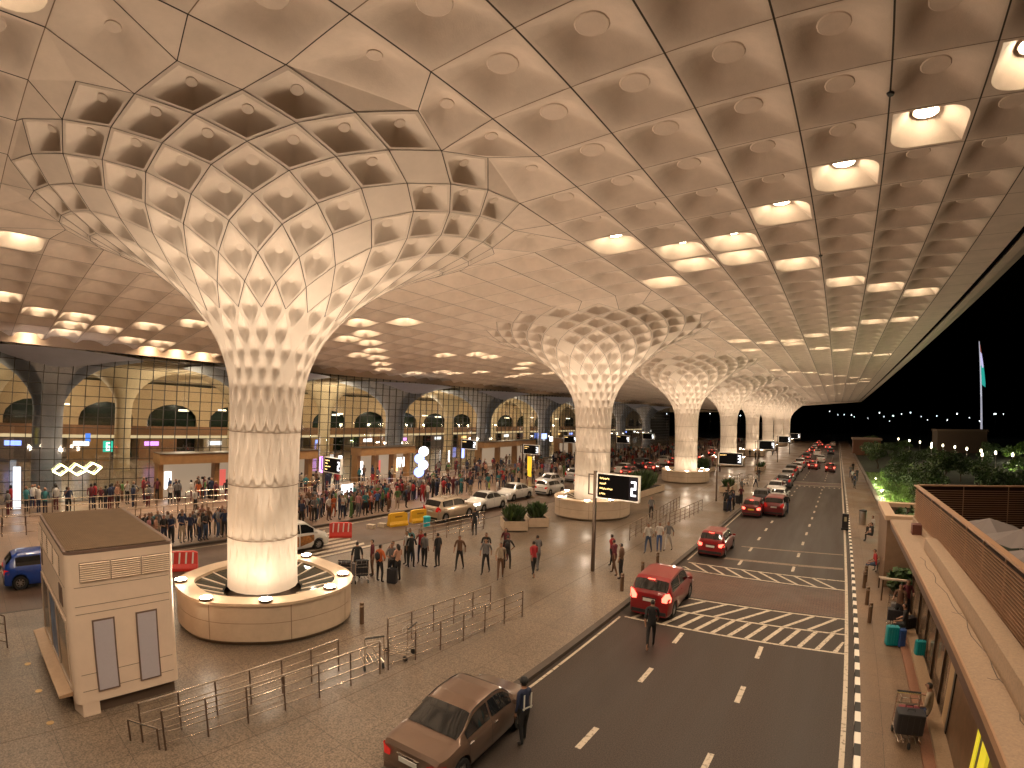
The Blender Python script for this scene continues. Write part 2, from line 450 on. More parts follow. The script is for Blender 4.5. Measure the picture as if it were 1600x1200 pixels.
# recessed lamps
lens = MB(); lens.lathe([(.0, -.10), (.24, -.10), (.30, -.07), (.30, 0)], n=20, mi=0)
trim = MB(); trim.lathe([(.30, .0), (.30, -.075), (.335, -.08), (.345, 0)], n=20)
lamp0 = thing('ceiling_light', (0, 0, 0), 'x', 'ceiling light', 'round lights recessed in the canopy coffers')
l_a = lens.build('lamp_lens', M_lamp, lamp0, smooth=R(40)); l_b = trim.build('trim_ring', M_gfrc, lamp0, smooth=R(40))
DL = bpy.data.lights.new('lamp_beam', 'SPOT'); DL.energy = DOWN_W; DL.color = (1, .775, .56); DL.spot_size = R(128); DL.spot_blend = .5; DL.shadow_soft_size = .24
litpos.sort(key=lambda t: (t[1], -t[0]))
first = True; cnt = {}
for a, b, top in litpos:
    xx = top.x; zone = 'over the drop-off road' if xx > -7 else 'over the pavement edge' if xx > -12 else 'between the columns and the glass wall'
    dist = 'near the viewer' if b < 9 else 'in the middle distance' if b < 26 else 'far down the canopy'
    key = (zone, dist); i = cnt.get(key, 0); cnt[key] = i + 1
    lab = f'lit ceiling light {zone} {dist}, {nth(i)} outward'
    loc = (top.x, top.y, top.z - .005)
    if first: lamp0.location = loc; lamp0['label'] = lab; first = False; o = lamp0
    else: o = copy_tree(lamp0, loc, lab)
    beam = bpy.data.objects.new('lamp_beam', DL); COL.objects.link(beam); beam.parent = o; beam.location = (0, 0, -.12)
# ---------------------------------------------------------------- columns with flared capitals
SLIMON[0] = True; sl_up, sl_sh, sl_jn = capital_mesh(); SLIMON[0] = False
cap_up, cap_sh, cap_jn = capital_mesh()
colroot = thing('canopy_column', (CX, CY, 0), 'x', 'column', 'white flared columns carrying the canopy')
cap_up.build('flared_capital', M_cap, colroot, smooth=R(35)); cap_sh.build('shaft', M_cap, colroot, smooth=R(25)); cap_jn.build('panel_joint', M_joint, colroot)
rg = MB()
for z in (3.05, 4.75, 6.45): rg.lathe([(1.27, z - .01), (1.292, z - .01), (1.292, z + .01), (1.27, z + .01)], n=36)
rg.build('joint_ring', M_joint2, colroot)
names = ['nearest, beside the beige kiosk', 'second in the row behind the number 2 sign', 'third in the row behind the number 3 sign', 'fourth in the row', 'fifth in the row', 'sixth in the row', 'seventh in the row', 'last and farthest in the row']
colroot['label'] = 'white flared lattice column ' + names[0]
for c in range(1, NCOL): copy_tree(colroot, (CX, CY + SP * c, 0), 'white flared lattice column ' + names[c])
for ch_ in [q for q in bpy.data.objects if q.parent == colroot]:   # the nearest column is slimmer at the waist
    kind_ = ch_.name.split('.')[0]; bpy.data.objects.remove(ch_)
sl_up.build('flared_capital', M_cap, colroot, smooth=R(35)); sl_sh.build('shaft', M_cap, colroot, smooth=R(25)); sl_jn.build('panel_joint', M_joint, colroot)
rg = MB()
for z in (3.05, 4.75, 6.45): rg.lathe([(1.13, z - .01), (1.151, z - .01), (1.151, z + .01), (1.13, z + .01)], n=40)
rg.build('joint_ring', M_joint2, colroot)
# ---------------------------------------------------------------- plinths with floodlights
M_stone = mat('plinth_stone', (.52, .40, .29), .55, noise=.08, nscale=2.5, bump=.05)
M_stone2 = mat('coping_stone', (.60, .45, .31), .5, noise=.08, nscale=3)
M_floodglow = glow('floodlight_glow', (1, .87, .66), 80)
M_skyg = mat('skylight_glass', (.05, .055, .045), .08, spec=.8)
def plinth_poly(s, n=10):
    P = [(-2.6, -.8), (-1.5, -2.65), (.9, -2.65), (2.55, -.6), (2.55, 1.6), (1.3, 2.75), (-1.5, 2.75), (-2.6, 1.3)]
    out = []
    for i in range(len(P)):
        p0, p1, p2 = Vector(P[i - 1]), Vector(P[i]), Vector(P[(i + 1) % len(P)])
        a = p1 + (p0 - p1) * .42; b = p1 + (p2 - p1) * .42
        for k in range(6):
            t = k / 5; q = a * (1 - t) ** 2 + p1 * 2 * t * (1 - t) + b * t * t; out.append(q)
    res = []
    for i, q in enumerate(out):
        d = (out[(i + 1) % len(out)] - out[i - 1]).normalized(); nrm = Vector((d.y, -d.x)); res.append(q - nrm * s)
    return [(p.x, p.y) for p in res]
pl = thing('column_plinth', (CX - .1, CY + .1, .12), 'x', 'plinth', 'stone plinths round the column feet')
w = MB(); w.prism(plinth_poly(0), .16, .72, top=False, bottom=False); w.prism(plinth_poly(0), .735, 1.27, top=False); 
w.prism(plinth_poly(.02), .70, .75, mi=1)
vj = w; P0 = plinth_poly(-.004)
for i in range(3, 48, 6):
    x, y = P0[i]; d = Vector((P0[(i + 1) % 48][0] - P0[i - 1][0], P0[(i + 1) % 48][1] - P0[i - 1][1])).normalized() * .012
    vj.quad((x - d.x, y - d.y, .16), (x + d.x, y + d.y, .16), (x + d.x, y + d.y, 1.27), (x - d.x, y - d.y, 1.27), 1)
w.build('wall', [M_stone, M_joint2], pl, smooth=R(40))
w = MB(); w.prism(plinth_poly(.14), 0, .16, top=False); w.build('skirting', mat('skirting_metal', (.20, .15, .11), .3, metal=.8), pl, smooth=R(40))
w = MB(); A, Bp, Cp = plinth_poly(-.05), plinth_poly(.55), plinth_poly(-.05)
n = len(A)
w.add([(x, y, 1.27) for x, y in A] + [(x, y, 1.36) for x, y in A] + [(x, y, 1.36) for x, y in Bp] + [(x, y, 1.22) for x, y in Bp],
      [(i + l * n, (i + 1) % n + l * n, (i + 1) % n + (l + 1) * n, i + (l + 1) * n) for l in range(3) for i in range(n)]); w.build('coping', M_stone2, pl, smooth=R(40))
w = MB(); inner = plinth_poly(.55); ring = [(1.25 * math.cos(math.atan2(y, x)), 1.25 * math.sin(math.atan2(y, x))) for x, y in inner]
w.add([(x, y, 1.25) for x, y in inner] + [(x + .1, y - .1, 1.05) for x, y in ring], [(i, (i + 1) % n, n + (i + 1) % n, n + i) for i in range(n)]); w.build('skylight_glass', M_skyg, pl)
w = MB()
for t in range(20):
    a = R(18 * t + 9); i = min(range(n), key=lambda k: abs((math.atan2(inner[k][1], inner[k][0]) - a + math.pi) % (2 * math.pi) - math.pi))
    w.tube([(1.3 * math.cos(a) + .1, 1.3 * math.sin(a) - .1, 1.09), (inner[i][0], inner[i][1], 1.28)], .024, 4)
w.build('glazing_bar', mat('pale_bar', (.62, .5, .38), .5), pl)
FL = [(-2.3, .5), (-1.2, -2.38), (.85, -2.35), (2.0, -1.0), (2.28, 1.1), (1.45, 2.2), (-1.3, 2.45)]
fl = MB(); fl.lathe([(.20, 0), (.20, .07), (.185, .09)], n=14); fg = MB(); fg.lathe([(.185, .088), (0.001, .10)], n=14)
FLC = []
for i, (x, y) in enumerate(FL):
    if i == 0: o = fl.build('floodlight', M_darksteel, pl, loc=(x, y, 1.36)); g = fg.build('lamp_lens', M_floodglow, o)
    else:
        o2 = o.copy(); COL.objects.link(o2); o2.location = (x, y, 1.36); g2 = g.copy(); COL.objects.link(g2); g2.parent = o2
def uplights(c):
    for i, (x, y) in enumerate(FL):
        ld = UL; lo = bpy.data.objects.new('floodlight_beam', ld); COL.objects.link(lo)
        wa = bpy.data.objects.new('floodlight_wash', WA); COL.objects.link(wa); wa.location = (CX - .1 + x * 1.04, CY + .1 + y * 1.04 + SP * c, 1.72); wa.rotation_euler = (Vector((x, y, 0)).normalized() + Vector((0, 0, 1.15))).to_track_quat('-Z', 'Y').to_euler()
        nb = bpy.data.objects.new('floodlight_spill', NB); COL.objects.link(nb); nb.location = (CX - .1 + x, CY + .1 + y + SP * c, 1.75)
        p = Vector((CX - .1 + x, CY + .1 + y + SP * c, 1.66)); lo.location = p
        tgt = Vector((CX, CY + SP * c, 0)) + Vector((x, y, 0)).normalized() * 1.5 + Vector((0, 0, 13.0)); lo.rotation_euler = (tgt - p).to_track_quat('-Z', 'Y').to_euler()
NB = bpy.data.lights.new('floodlight_spill', 'POINT'); NB.energy = 30; NB.color = (1, .82, .62); NB.shadow_soft_size = .15
WA = bpy.data.lights.new('floodlight_wash', 'SPOT'); WA.energy = WASH_W; WA.color = (1, .765, .55); WA.spot_size = R(128); WA.spot_blend = .7; WA.shadow_soft_size = .12
UL = bpy.data.lights.new('floodlight_beam', 'SPOT'); UL.energy = UP_W; UL.color = (1, .82, .62); UL.spot_size = R(46); UL.spot_blend = 1; UL.shadow_soft_size = .12
for c in range(NCOL):
    lab = 'rounded stone plinth under the ' + ['nearest', 'second', 'third', 'fourth', 'fifth', 'sixth', 'seventh', 'farthest'][c] + ' column'
    if c: copy_tree(pl, (CX - .1, CY + .1 + SP * c, .12), lab)
    else: pl['label'] = lab
    uplights(c)
# ================================================================ SETTING
def surf(name, mb, m, smooth=0): return tag(mb.build(name, m, smooth=smooth), kind='structure')
def flat(x0, y0, x1, y1, z): m = MB(); m.quad((x0, y0, z), (x1, y0, z), (x1, y1, z), (x0, y1, z)); return m
def paving(name, c1, c2, sx, sy, rough, brick=False, mortar=.012, spec=.35, grain=60, stretch=1.):
    m = bpy.data.materials.new(name); m.use_nodes = True; MATS[name] = m; nt = m.node_tree; p = nt.nodes['Principled BSDF']
    tc = nt.nodes.new('ShaderNodeTexCoord'); mp = nt.nodes.new('ShaderNodeMapping'); nt.links.new(tc.outputs['Object'], mp.inputs[0])
    br = nt.nodes.new('ShaderNodeTexBrick'); nt.links.new(mp.outputs[0], br.inputs[0]); br.offset = .5 if brick else 0
    br.inputs['Scale'].default_value = 1; br.inputs['Mortar Size'].default_value = mortar; br.inputs['Brick Width'].default_value = sx; br.inputs['Row Height'].default_value = sy
    br.inputs['Color1'].default_value = (*c1, 1); br.inputs['Color2'].default_value = (*c2, 1); br.inputs['Mortar'].default_value = (*[v * .45 for v in c1], 1); br.inputs['Bias'].default_value = -.2
    n = nt.nodes.new('ShaderNodeTexNoise'); n.inputs['Scale'].default_value = .35; n.inputs['Detail'].default_value = 8; m3 = nt.nodes.new('ShaderNodeMapping'); m3.inputs['Scale'].default_value = (1.6 if stretch < 1 else 1, stretch, 1); nt.links.new(tc.outputs['Object'], m3.inputs[0]); nt.links.new(m3.outputs[0], n.inputs[0])
    g = nt.nodes.new('ShaderNodeTexNoise'); g.inputs['Scale'].default_value = grain; g.inputs['Detail'].default_value = 2; nt.links.new(tc.outputs['Object'], g.inputs[0])
    mr = nt.nodes.new('ShaderNodeMapRange'); mr.inputs[1].default_value = .3; mr.inputs[2].default_value = .7; mr.inputs[3].default_value = .72; mr.inputs[4].default_value = 1.25; nt.links.new(n.outputs[0], mr.inputs[0])
    m2 = nt.nodes.new('ShaderNodeMapRange'); m2.inputs[1].default_value = .35; m2.inputs[2].default_value = .65; m2.inputs[3].default_value = .55; m2.inputs[4].default_value = 1.45; nt.links.new(g.outputs[0], m2.inputs[0])
    mu = nt.nodes.new('ShaderNodeMath'); mu.operation = 'MULTIPLY'; nt.links.new(mr.outputs[0], mu.inputs[0]); nt.links.new(m2.outputs[0], mu.inputs[1])
    hs = nt.nodes.new('ShaderNodeHueSaturation'); nt.links.new(br.outputs['Color'], hs.inputs['Color']); nt.links.new(mu.outputs[0], hs.inputs['Value']); nt.links.new(hs.outputs[0], p.inputs['Base Color'])
    rr = nt.nodes.new('ShaderNodeMapRange'); rr.inputs[1].default_value = .35; rr.inputs[2].default_value = .65; rr.inputs[3].default_value = rough - .12; rr.inputs[4].default_value = rough + .12
    nt.links.new(n.outputs[0], rr.inputs[0]); nt.links.new(rr.outputs[0], p.inputs['Roughness']); p.inputs['Specular IOR Level'].default_value = spec
    return m
M_plaza = paving('granite_paving', (.150, .112, .080), (.170, .126, .090), 1.2, 1.2, .40, mortar=.007, spec=.5, grain=28)
M_fore = paving('forecourt_paving', (.20, .13, .09), (.23, .15, .10), .9, .9, .45, mortar=.008, spec=.5)
M_road = paving('asphalt', (.038, .0265, .0200), (.041, .0285, .0215), 400, 400, .6, mortar=0, spec=.4, grain=35, stretch=.12)
M_brick = paving('brick_crossing', (.095, .055, .04), (.12, .07, .05), .22, .11, .5, brick=True, mortar=.012)
M_inner = paving('inner_road_paving', (.09, .057, .038), (.105, .065, .044), .5, .5, .5, mortar=.006)
M_rpav = paving('side_paving', (.150, .098, .062), (.175, .114, .072), 1.6, 1.6, .5, mortar=.006)
surf('ground', flat(-900, -120, 900, 2500, -.03), mat('ground_soil', (.05, .038, .028), .9, noise=.3, nscale=.3))
surf('road', flat(-7.0, YA, .96, 330, 0), M_road)
surf('inner_road', flat(-26.4, YA, -20.6, 250, 0), M_inner)
def slab(name, x0, y0, x1, y1, z0, z1, m): b = MB(); b.span((x0, y0, z0), (x1, y1, z1)); return surf(name, b, m)
slab('pavement', -20.5, YA, -7.22, 215, -.02, .12, M_plaza)
slab('forecourt', -41.2, YA, -26.55, 215, -.02, .12, M_fore)
slab('pavement', 1.1, YA, 3.6, 215, -.02, .12, M_rpav)
M_kerb = mat('kerb_dark', (.06, .045, .035), .6, noise=.2, nscale=5)
slab('kerb', -7.22, YA, -7.0, 215, -.02, .128, M_kerb); slab('kerb', -20.6, YA, -20.5, 215, -.02, .128, M_kerb); slab('kerb', -26.55, YA, -26.4, 215, -.02, .128, M_kerb)
# striped kerb
k = MB(); y = YA
i = 0
while y < 215: k.span((.96, y, -.02), (1.1, y + .5, .13), i % 2); y += .5; i += 1
surf('striped_kerb', k, [mat('kerb_black', (.02, .018, .016), .6), mat('kerb_white', (.75, .68, .58), .6)])
# painted road markings
def wornpaint(name, col):
    m = mat(name, col, .6); nt = m.node_tree; p = nt.nodes['Principled BSDF']; tc = nt.nodes.new('ShaderNodeTexCoord'); n = nt.nodes.new('ShaderNodeTexNoise')
    n.inputs['Scale'].default_value = 9; n.inputs['Detail'].default_value = 8; nt.links.new(tc.outputs['Object'], n.inputs[0])
    cr = nt.nodes.new('ShaderNodeValToRGB'); cr.color_ramp.elements[0].position = .34; cr.color_ramp.elements[1].position = .46
    cr.color_ramp.elements[0].color = (*[c * .35 for c in col], 1); cr.color_ramp.elements[1].color = (*col, 1); nt.links.new(n.outputs[0], cr.inputs[0]); nt.links.new(cr.outputs[0], p.inputs['Base Color']); return m
M_paint = wornpaint('road_paint', (.50, .42, .32)); M_paintf = wornpaint('road_paint_faded', (.20, .14, .095))
mk = MB()
def pl_(pts, z=.004, mi=0): mk.add([(x, y, z) for x, y in pts], [tuple(range(len(pts)))], mi)
pl_([(.66, YA), (.78, YA), (.78, 215), (.66, 215)]); 
for y0, y1 in ((YA, 16.9), (25.8, 62), (67, 160)): pl_([(-6.88, y0), (-6.80, y0), (-6.80, y1), (-6.88, y1)])
for x, ys in ((-4.52, [9.3, 12.85, 16.1 - .3, 26.3, 29.4]), (-1.93, [9.7, 13.1, 16.2 - .2, 26.4, 29.4])):
    allys = ys + [32.4 + 3.0 * t for t in range(11)] + [69 + 3 * t for t in range(26)]
    for y in allys:
        xs = x + .012 * (y - 12); pl_([(xs - .07, y), (xs + .07, y), (xs + .07, y + .95), (xs - .07, y + .95)])
def hatch(yl0, yl1, yr0, yr1, n, slant, w=.10, zz=.004):
    # band between two lines; yl at x=-6.7, yr at x=.66
    def Y(x, t): u = (x + 6.7) / 7.36; return lin(lin(yl0, yr0, u), lin(yl1, yr1, u), t)
    for t in (0, 1):
        d = w / 2; pl_([(-6.7, Y(-6.7, t) - d), (.66, Y(.66, t) - d), (.66, Y(.66, t) + d), (-6.7, Y(-6.7, t) + d)], zz)
    for i in range(n):
        xa = -6.7 + 7.36 * (i + .5) / n; xb = xa + slant
        lo, hi = -6.7, .66
        def clip(x, t): return max(lo, min(hi, x))
        xa2, xb2 = clip(xa, 0), clip(xb, 1); ta = 0 if xa2 == xa else (xa2 - xa) / (xb - xa); tb = 1 if xb2 == xb else (xb2 - xa) / (xb - xa)
        ww = w * .75
        pl_([(xa2 - ww, Y(xa2, ta) + .07), (xa2 + ww, Y(xa2, ta) + .07), (xb2 + ww if xb2 < hi - .2 else hi, Y(xb2, tb) - .07), (xb2 - ww, Y(xb2, tb) - .07)], zz - .0008)
hatch(17.0, 18.5, 17.5, 19.15, 13, .45); hatch(18.5, 20.1, 19.15, 20.7, 9, .9, zz=.0065); hatch(24.1, 25.4, 24.4, 25.8, 9, -1.0, .11)
pl_([(-5.6, 27.0), (.6, 27.8), (.6, 28.15), (-5.6, 27.35)], .003, 1); pl_([(-4.9, 30.2), (.6, 30.9), (.6, 31.1), (-4.9, 30.4)], .003, 1)
pl_([(-6.8, 62.5), (.66, 63.3), (.66, 63.6), (-6.8, 62.8)]); pl_([(-6.8, 66.2), (.66, 66.6), (.66, 66.9), (-6.8, 66.5)])
for i in range(14):
    x = -6.6 + i * .53; pl_([(x, 61.7), (x + .26, 61.7), (x + .13, 62.4)])
for y in (98, 100.5, 128, 131): pl_([(-6.8, y), (.66, y + .4), (.66, y + .8), (-6.8, y + .4)])
for i in range(9):   # crossing over the inner road
    x = -20.9 - i * .62; pl_([(x, 13.2 + i * .28), (x - .32, 13.4 + i * .28), (x - .32, 17.2), (x, 17.0)], .004, 0)
for x in (-20.9, -26.1): pl_([(x, YA), (x + .1, YA), (x + .1, 120), (x, 120)], .004, 0)
surf('road_markings', mk, [M_paint, M_paintf])
bc = MB(); bc.add([(-6.8, 20.3, .004), (.66, 20.85, .004), (.66, 24.2, .004), (-6.8, 23.9, .004)], [(0, 1, 2, 3)]); bc.add([(-6.8, 63, .0035), (.66, 63.7, .0035), (.66, 66.1, .0035), (-6.8, 65.9, .0035)], [(0, 1, 2, 3)])
surf('raised_crossing', bc, M_brick)
pj = MB()
for x in (-9.9, -12.55): pj.quad((x - .012, YA, .1235), (x + .012, YA, .1235), (x + .012, 215, .1235), (x - .012, 215, .1235))
surf('pavement_joints', pj, mat('paving_joint', (.10, .07, .05), .8))
# small round ground lights set in the paving
for i, (x, y) in enumerate(((-12.9, 1.2), (-14.55, 1.2), (-16.25, 1.15))):
    m = MB(); m.lathe([(.085, .122), (.085, .128), (.06, .13), (.06, .124), (.001, .124)], n=16)
    o = m.build('ground_light', mat('brass_ring', (.5, .33, .15), .4, metal=.8), loc=(x, y, .0)); tag(o, f'small round brass ground light in the paving before the kiosk, {nth(i)} from the viewer', 'ground light', 'ground lights before the kiosk')
# ================================================================ KIOSK
M_kiosk = mat('kiosk_panel', (.78, .61, .475), .55, noise=.04, nscale=2)
M_kdark = mat('kiosk_frame', (.17, .11, .085), .5); M_lilac = mat('blank_poster', (.50, .46, .50), .5, noise=.03, nscale=20)
ks = thing('kiosk', (0, 0, .12), 'beige boxy kiosk with brown ribbed roof and louvres beside the nearest column', 'kiosk')
X0, X1, Y0, Y1, ZT = -17.3, -12.75, 1.8, 4.22, 3.83
b = MB(); pts = []
for (cx_, cy_, a0) in ((X1 - .15, Y0 + .15, -90), (X1 - .12, Y1 - .12, 0), (X0 + .12, Y1 - .12, 90), (X0 + .12, Y0 + .12, 180)):
    for k_ in range(5): a = R(a0 + 22.5 * k_); r_ = .15 if cy_ < 2 and cx_ > -14 else .12; pts.append((cx_ + r_ * math.cos(a), cy_ + r_ * math.sin(a)))
b.prism(pts, .32, ZT - .04, top=True)
b.prism([(x + (.4 if x < -15 else 0) * 0, y) for x, y in [(X1 - .5, Y0 + .01), (X1 - .01, Y0 + .12), (X1 - .01, Y0 + .5), (X1 - .5, Y0 + .5)]], 0, .32)
b.build('wall', M_kiosk, ks, smooth=R(30))
b = MB(); b.span((X0 + .12, Y0 + .1, 0), (X1 - .12, Y1 - .1, .32)); b.build('plinth_recess', mat('kiosk_recess', (.10, .065, .045), .7), ks)
b = MB(); b.prism(pts, ZT - .04, ZT + .03); b.build('roof_rim', M_kdark, ks)
b = MB(); n = 46
for i in range(n):
    y = lin(Y0 + .06, Y1 - .12, i / n); w_ = (Y1 - Y0 - .18) / n
    b.add([(X0 + .05, y, ZT + .04), (X1 - .05, y, ZT + .04), (X1 - .05, y + w_ * .5, ZT + .065), (X0 + .05, y + w_ * .5, ZT + .065), (X1 - .05, y + w_, ZT + .04), (X0 + .05, y + w_, ZT + .04)], [(0, 1, 2, 3), (3, 2, 4, 5)])
b.build('ribbed_roof', mat('ribbed_roof_brown', (.20, .13, .075), .6, noise=.12, nscale=3), ks)
kj = MB()
for z in (3.05, 2.62, 2.44, 1.02, .62):
    kj.span((X1 - .1, Y0 + .17, z - .006), (X1 + .003, Y1 - .13, z + .006))
kj.span((X0 + .2, Y0 - .003, 3.04), (X1 - .16, Y0 + .1, 3.052)); kj.span((X0 + .2, Y0 - .003, 2.38), (X1 - .16, Y0 + .1, 2.39)); kj.build('panel_joint', M_joint2, ks)
for i in range(3):   # louvres in the east face
    y0 = 2.1 + i * .68; f = MB(); f.span((X1 - .02, y0, 3.16), (X1 + .004, y0 + .66, 3.6)); 
    lo = f.build('louvre', mat('louvre_shadow', (.10, .06, .04), .8), ks); s_ = MB()
    for j in range(9): s_.box((X1 + .018, y0 + .33, 3.185 + j * .048), (.035, .64, .02), rz=0, ry=R(35))
    s_.build('slats', M_kiosk, lo)
for i in range(4):
    x0 = X1 - .75 - i * 1.02; f = MB(); f.span((x0 - .0, Y0 - .004, 3.14), (x0 - .8, Y0 + .02, 3.6)); lo = f.build('louvre', MATS['louvre_shadow'], ks); s_ = MB()
    for j in range(9): s_.box((x0 - .4, Y0 - .015, 3.17 + j * .05), (.78, .035, .02), rx=R(-35))
    s_.build('slats', M_kiosk, lo)
for y0 in (2.3, 3.28):
    f = MB(); f.span((X1 - .02, y0, .55), (X1 + .02, y0 + .5, 2.27)); o = f.build('poster_frame', M_kdark, ks); g = MB(); g.span((X1, y0 + .035, .585), (X1 + .024, y0 + .465, 2.235)); g.build('blank_panel', M_lilac, o)
f = MB(); f.span((X0 + .2, Y0 - .005, .62), (X1 - .25, Y0 + .05, 2.22)); wo = f.build('window', mat('kiosk_glass', (.045, .04, .035), .08, spec=.8), ks)
f = MB()
for x in (X0 + .2, X0 + 1.55, X1 - 1.75, X1 - .25): f.span((x - .035, Y0 - .03, .6), (x + .035, Y0 + .04, 2.24))
f.span((X0 + .17, Y0 - .03, 2.2), (X1 - .22, Y0 + .04, 2.27)); f.span((X0 + .17, Y0 - .03, .58), (X1 - .22, Y0 + .04, .64)); f.build('window_frame', mat('pale_frame', (.55, .42, .32), .4), wo)
f = MB(); f.span((X0 + 1.75, Y0 - .012, .7), (X1 - 1.95, Y0 + .03, 2.15)); f.build('blue_poster', mat('blue_poster', (.10, .17, .30), .4, noise=.75, nscale=3.5), ks)
f = MB(); f.span((X1 - .95, Y0 - .02, 2.5), (X1 - .5, Y0 + .03, 2.95)); f.build('square_vent', M_kdark, ks)
f = MB(); f.span((X0 + .35, Y0 - .02, 2.55), (X0 + .6, Y0 + .03, 3.0)); f.build('square_vent', M_kdark, ks)
f = MB(); f.add([(X0 - .05, Y0 - .32, .50), (X1 - .3, Y0 - .32, .50), (X1 - .3, Y0 - .005, .54), (X0 - .05, Y0 - .005, .54), (X0 - .05, Y0 - .32, .44), (X1 - .3, Y0 - .32, .44), (X1 - .3, Y0 - .005, .44), (X0 - .05, Y0 - .005, .44)], [(0, 1, 2, 3), (0, 4, 5, 1), (1, 5, 6, 2), (0, 3, 7, 4), (4, 7, 6, 5)]); f.build('counter_ledge', mat('ledge_tan', (.42, .27, .16), .45, noise=.1, nscale=6), ks)
for i, yy in enumerate((1.55, 2.6)):
    pass
# ================================================================ RAILINGS
M_post = mat('rail_post', (.13, .085, .06), .45, metal=.5); M_rail = mat('rail_bar', (.70, .60, .50), .25, metal=.85)
def railing(a, b, h, bars, nposts, label, group, z=.12, r=.022):
    a, b = Vector((*a, z)), Vector((*b, z)); L = (b - a).length; t = thing('handrail', a, label, 'railing', group)
    d = b - a
    for i in range(nposts):
        p = d * (i / (nposts - 1)); m = MB(); m.tube([p, p + Vector((0, 0, h))], r, 6); m.build('post', M_post, t)
    for j in range(bars):
        zz = h - j * (h * .82) / max(1, bars - 1) if bars > 1 else h
        m = MB(); m.tube([Vector((0, 0, zz)), d + Vector((0, 0, zz))], r * (1.0 if j == 0 else .62), 6); m.build('rail', M_rail, t)
    return t
G1 = 'steel queue railings on the near pavement'
railing((-11.1, 2.75), (-11.1, 7.9), .92, 4, 7, 'steel handrail with four bars between the kiosk and the near trolleys', G1)
railing((-10.55, 3.05), (-10.2, 8.6), .92, 4, 7, 'steel handrail nearest the sedan, running forward from the kiosk side', G1)
railing((-10.2, 8.9), (-9.55, 14.5), .92, 4, 7, 'steel handrail ending nearest the crossing, on its road side', G1)
railing((-11.25, 9.8), (-10.75, 14.2), .92, 4, 6, 'steel handrail farther from the road, ending in front of the crossing', G1)
railing((-11.3, 2.55), (-10.65, 2.95), .5, 1, 2, 'low steel stub barrier at the start of the queue railings', G1)
railing((-21.0, -2.0), (-17.6, .75), .95, 4, 4, 'steel handrail at the left edge behind the kiosk ledge', 'railings by the blue car')
G2 = 'railings by the second column'
railing((-10.7, 27.4), (-11.0, 33.0), .92, 4, 6, 'steel railing beside the second plinth, farther from the road', G2)
railing((-9.7, 28.0), (-9.9, 31.6), .92, 4, 4, 'short steel railing beside the second plinth, nearer the road', G2)
railing((-9.9, 32.4), (-9.5, 39.5), .92, 4, 8, 'long steel railing past the second plinth, nearer the road', G2)
railing((-11.1, 34.0), (-11.4, 39.8), .92, 4, 7, 'long steel railing past the second plinth, farther from the road', G2)
railing((-10.8, 55.5), (-10.2, 63), .92, 3, 8, 'steel railing beside the third plinth', G2)
railing((-19.9, 18.5), (-19.6, 25.0), .85, 4, 7, 'stacked low steel railing at the inner kerb before the planter', 'inner kerb railings')
railing((-19.2, 18.8), (-18.9, 24.0), .85, 4, 6, 'second low steel railing at the inner kerb before the planter', 'inner kerb railings')
G3 = 'forecourt railings in front of the glass wall'
ri = 0
for x, ys in ((-31.8, ((-2, 5), (6, 14), (15, 24), (25, 34), (35, 46), (47, 58), (60, 74))), (-34.2, ((-3, 4), (5, 13), (14, 22), (23, 33), (34, 44), (45, 56))), (-36.6, ((2, 11), (13, 24), (26, 38), (40, 54), (58, 70)))):
    for j, (y0, y1) in enumerate(ys):
        where = 'front' if x > -33 else 'middle' if x > -35 else 'back'
        railing((x, y0), (x - .012 * (y1 - y0), y1), 1.0, 3, int((y1 - y0) / 1.15) + 1, f'forecourt railing in the {where} row, {nth(j)} section from the left edge', G3, r=.026)
b = MB(); b.tube([(-33, 2.5, 3.1), (-31.8, 7.5, .9)], .03, 5)
# bollards
M_bol = mat('bollard_steel', (.20, .13, .085), .35, metal=.7)
bd = MB(); bd.lathe([(.075, 0), (.075, .72), (.06, .735), (.055, .745), (.001, .745)], n=14); br_ = MB(); br_.lathe([(.078, .60), (.078, .66)], n=14)
def bollard(x, y, lab, first=[None]):
    if first[0] is None:
        t = thing('bollard', (x, y, .12), lab, 'bollard', 'steel bollards'); bd.build('post', M_bol, t, smooth=R(40)); br_.build('band', M_rail, t); first[0] = t; return t
    return copy_tree(first[0], (x, y, .12), lab)
bollard(-7.75, 19.2, 'steel bollard behind the red car, nearest the viewer'); bollard(-7.65, 21.3, 'steel bollard at the kerb, middle of the three by the crossing'); bollard(-7.6, 23.2, 'steel bollard at the kerb, farthest of the three by the crossing')
bollard(-13.2, 10.35, 'steel bollard standing alone beside the nearest plinth')
for i, (x, y) in enumerate(((1.5, 20.4), (1.48, 22.4), (1.45, 24.7), (1.55, 25.7))): bollard(x, y, f'bollard on the right pavement by the striped kerb, {nth(i)} from the viewer')
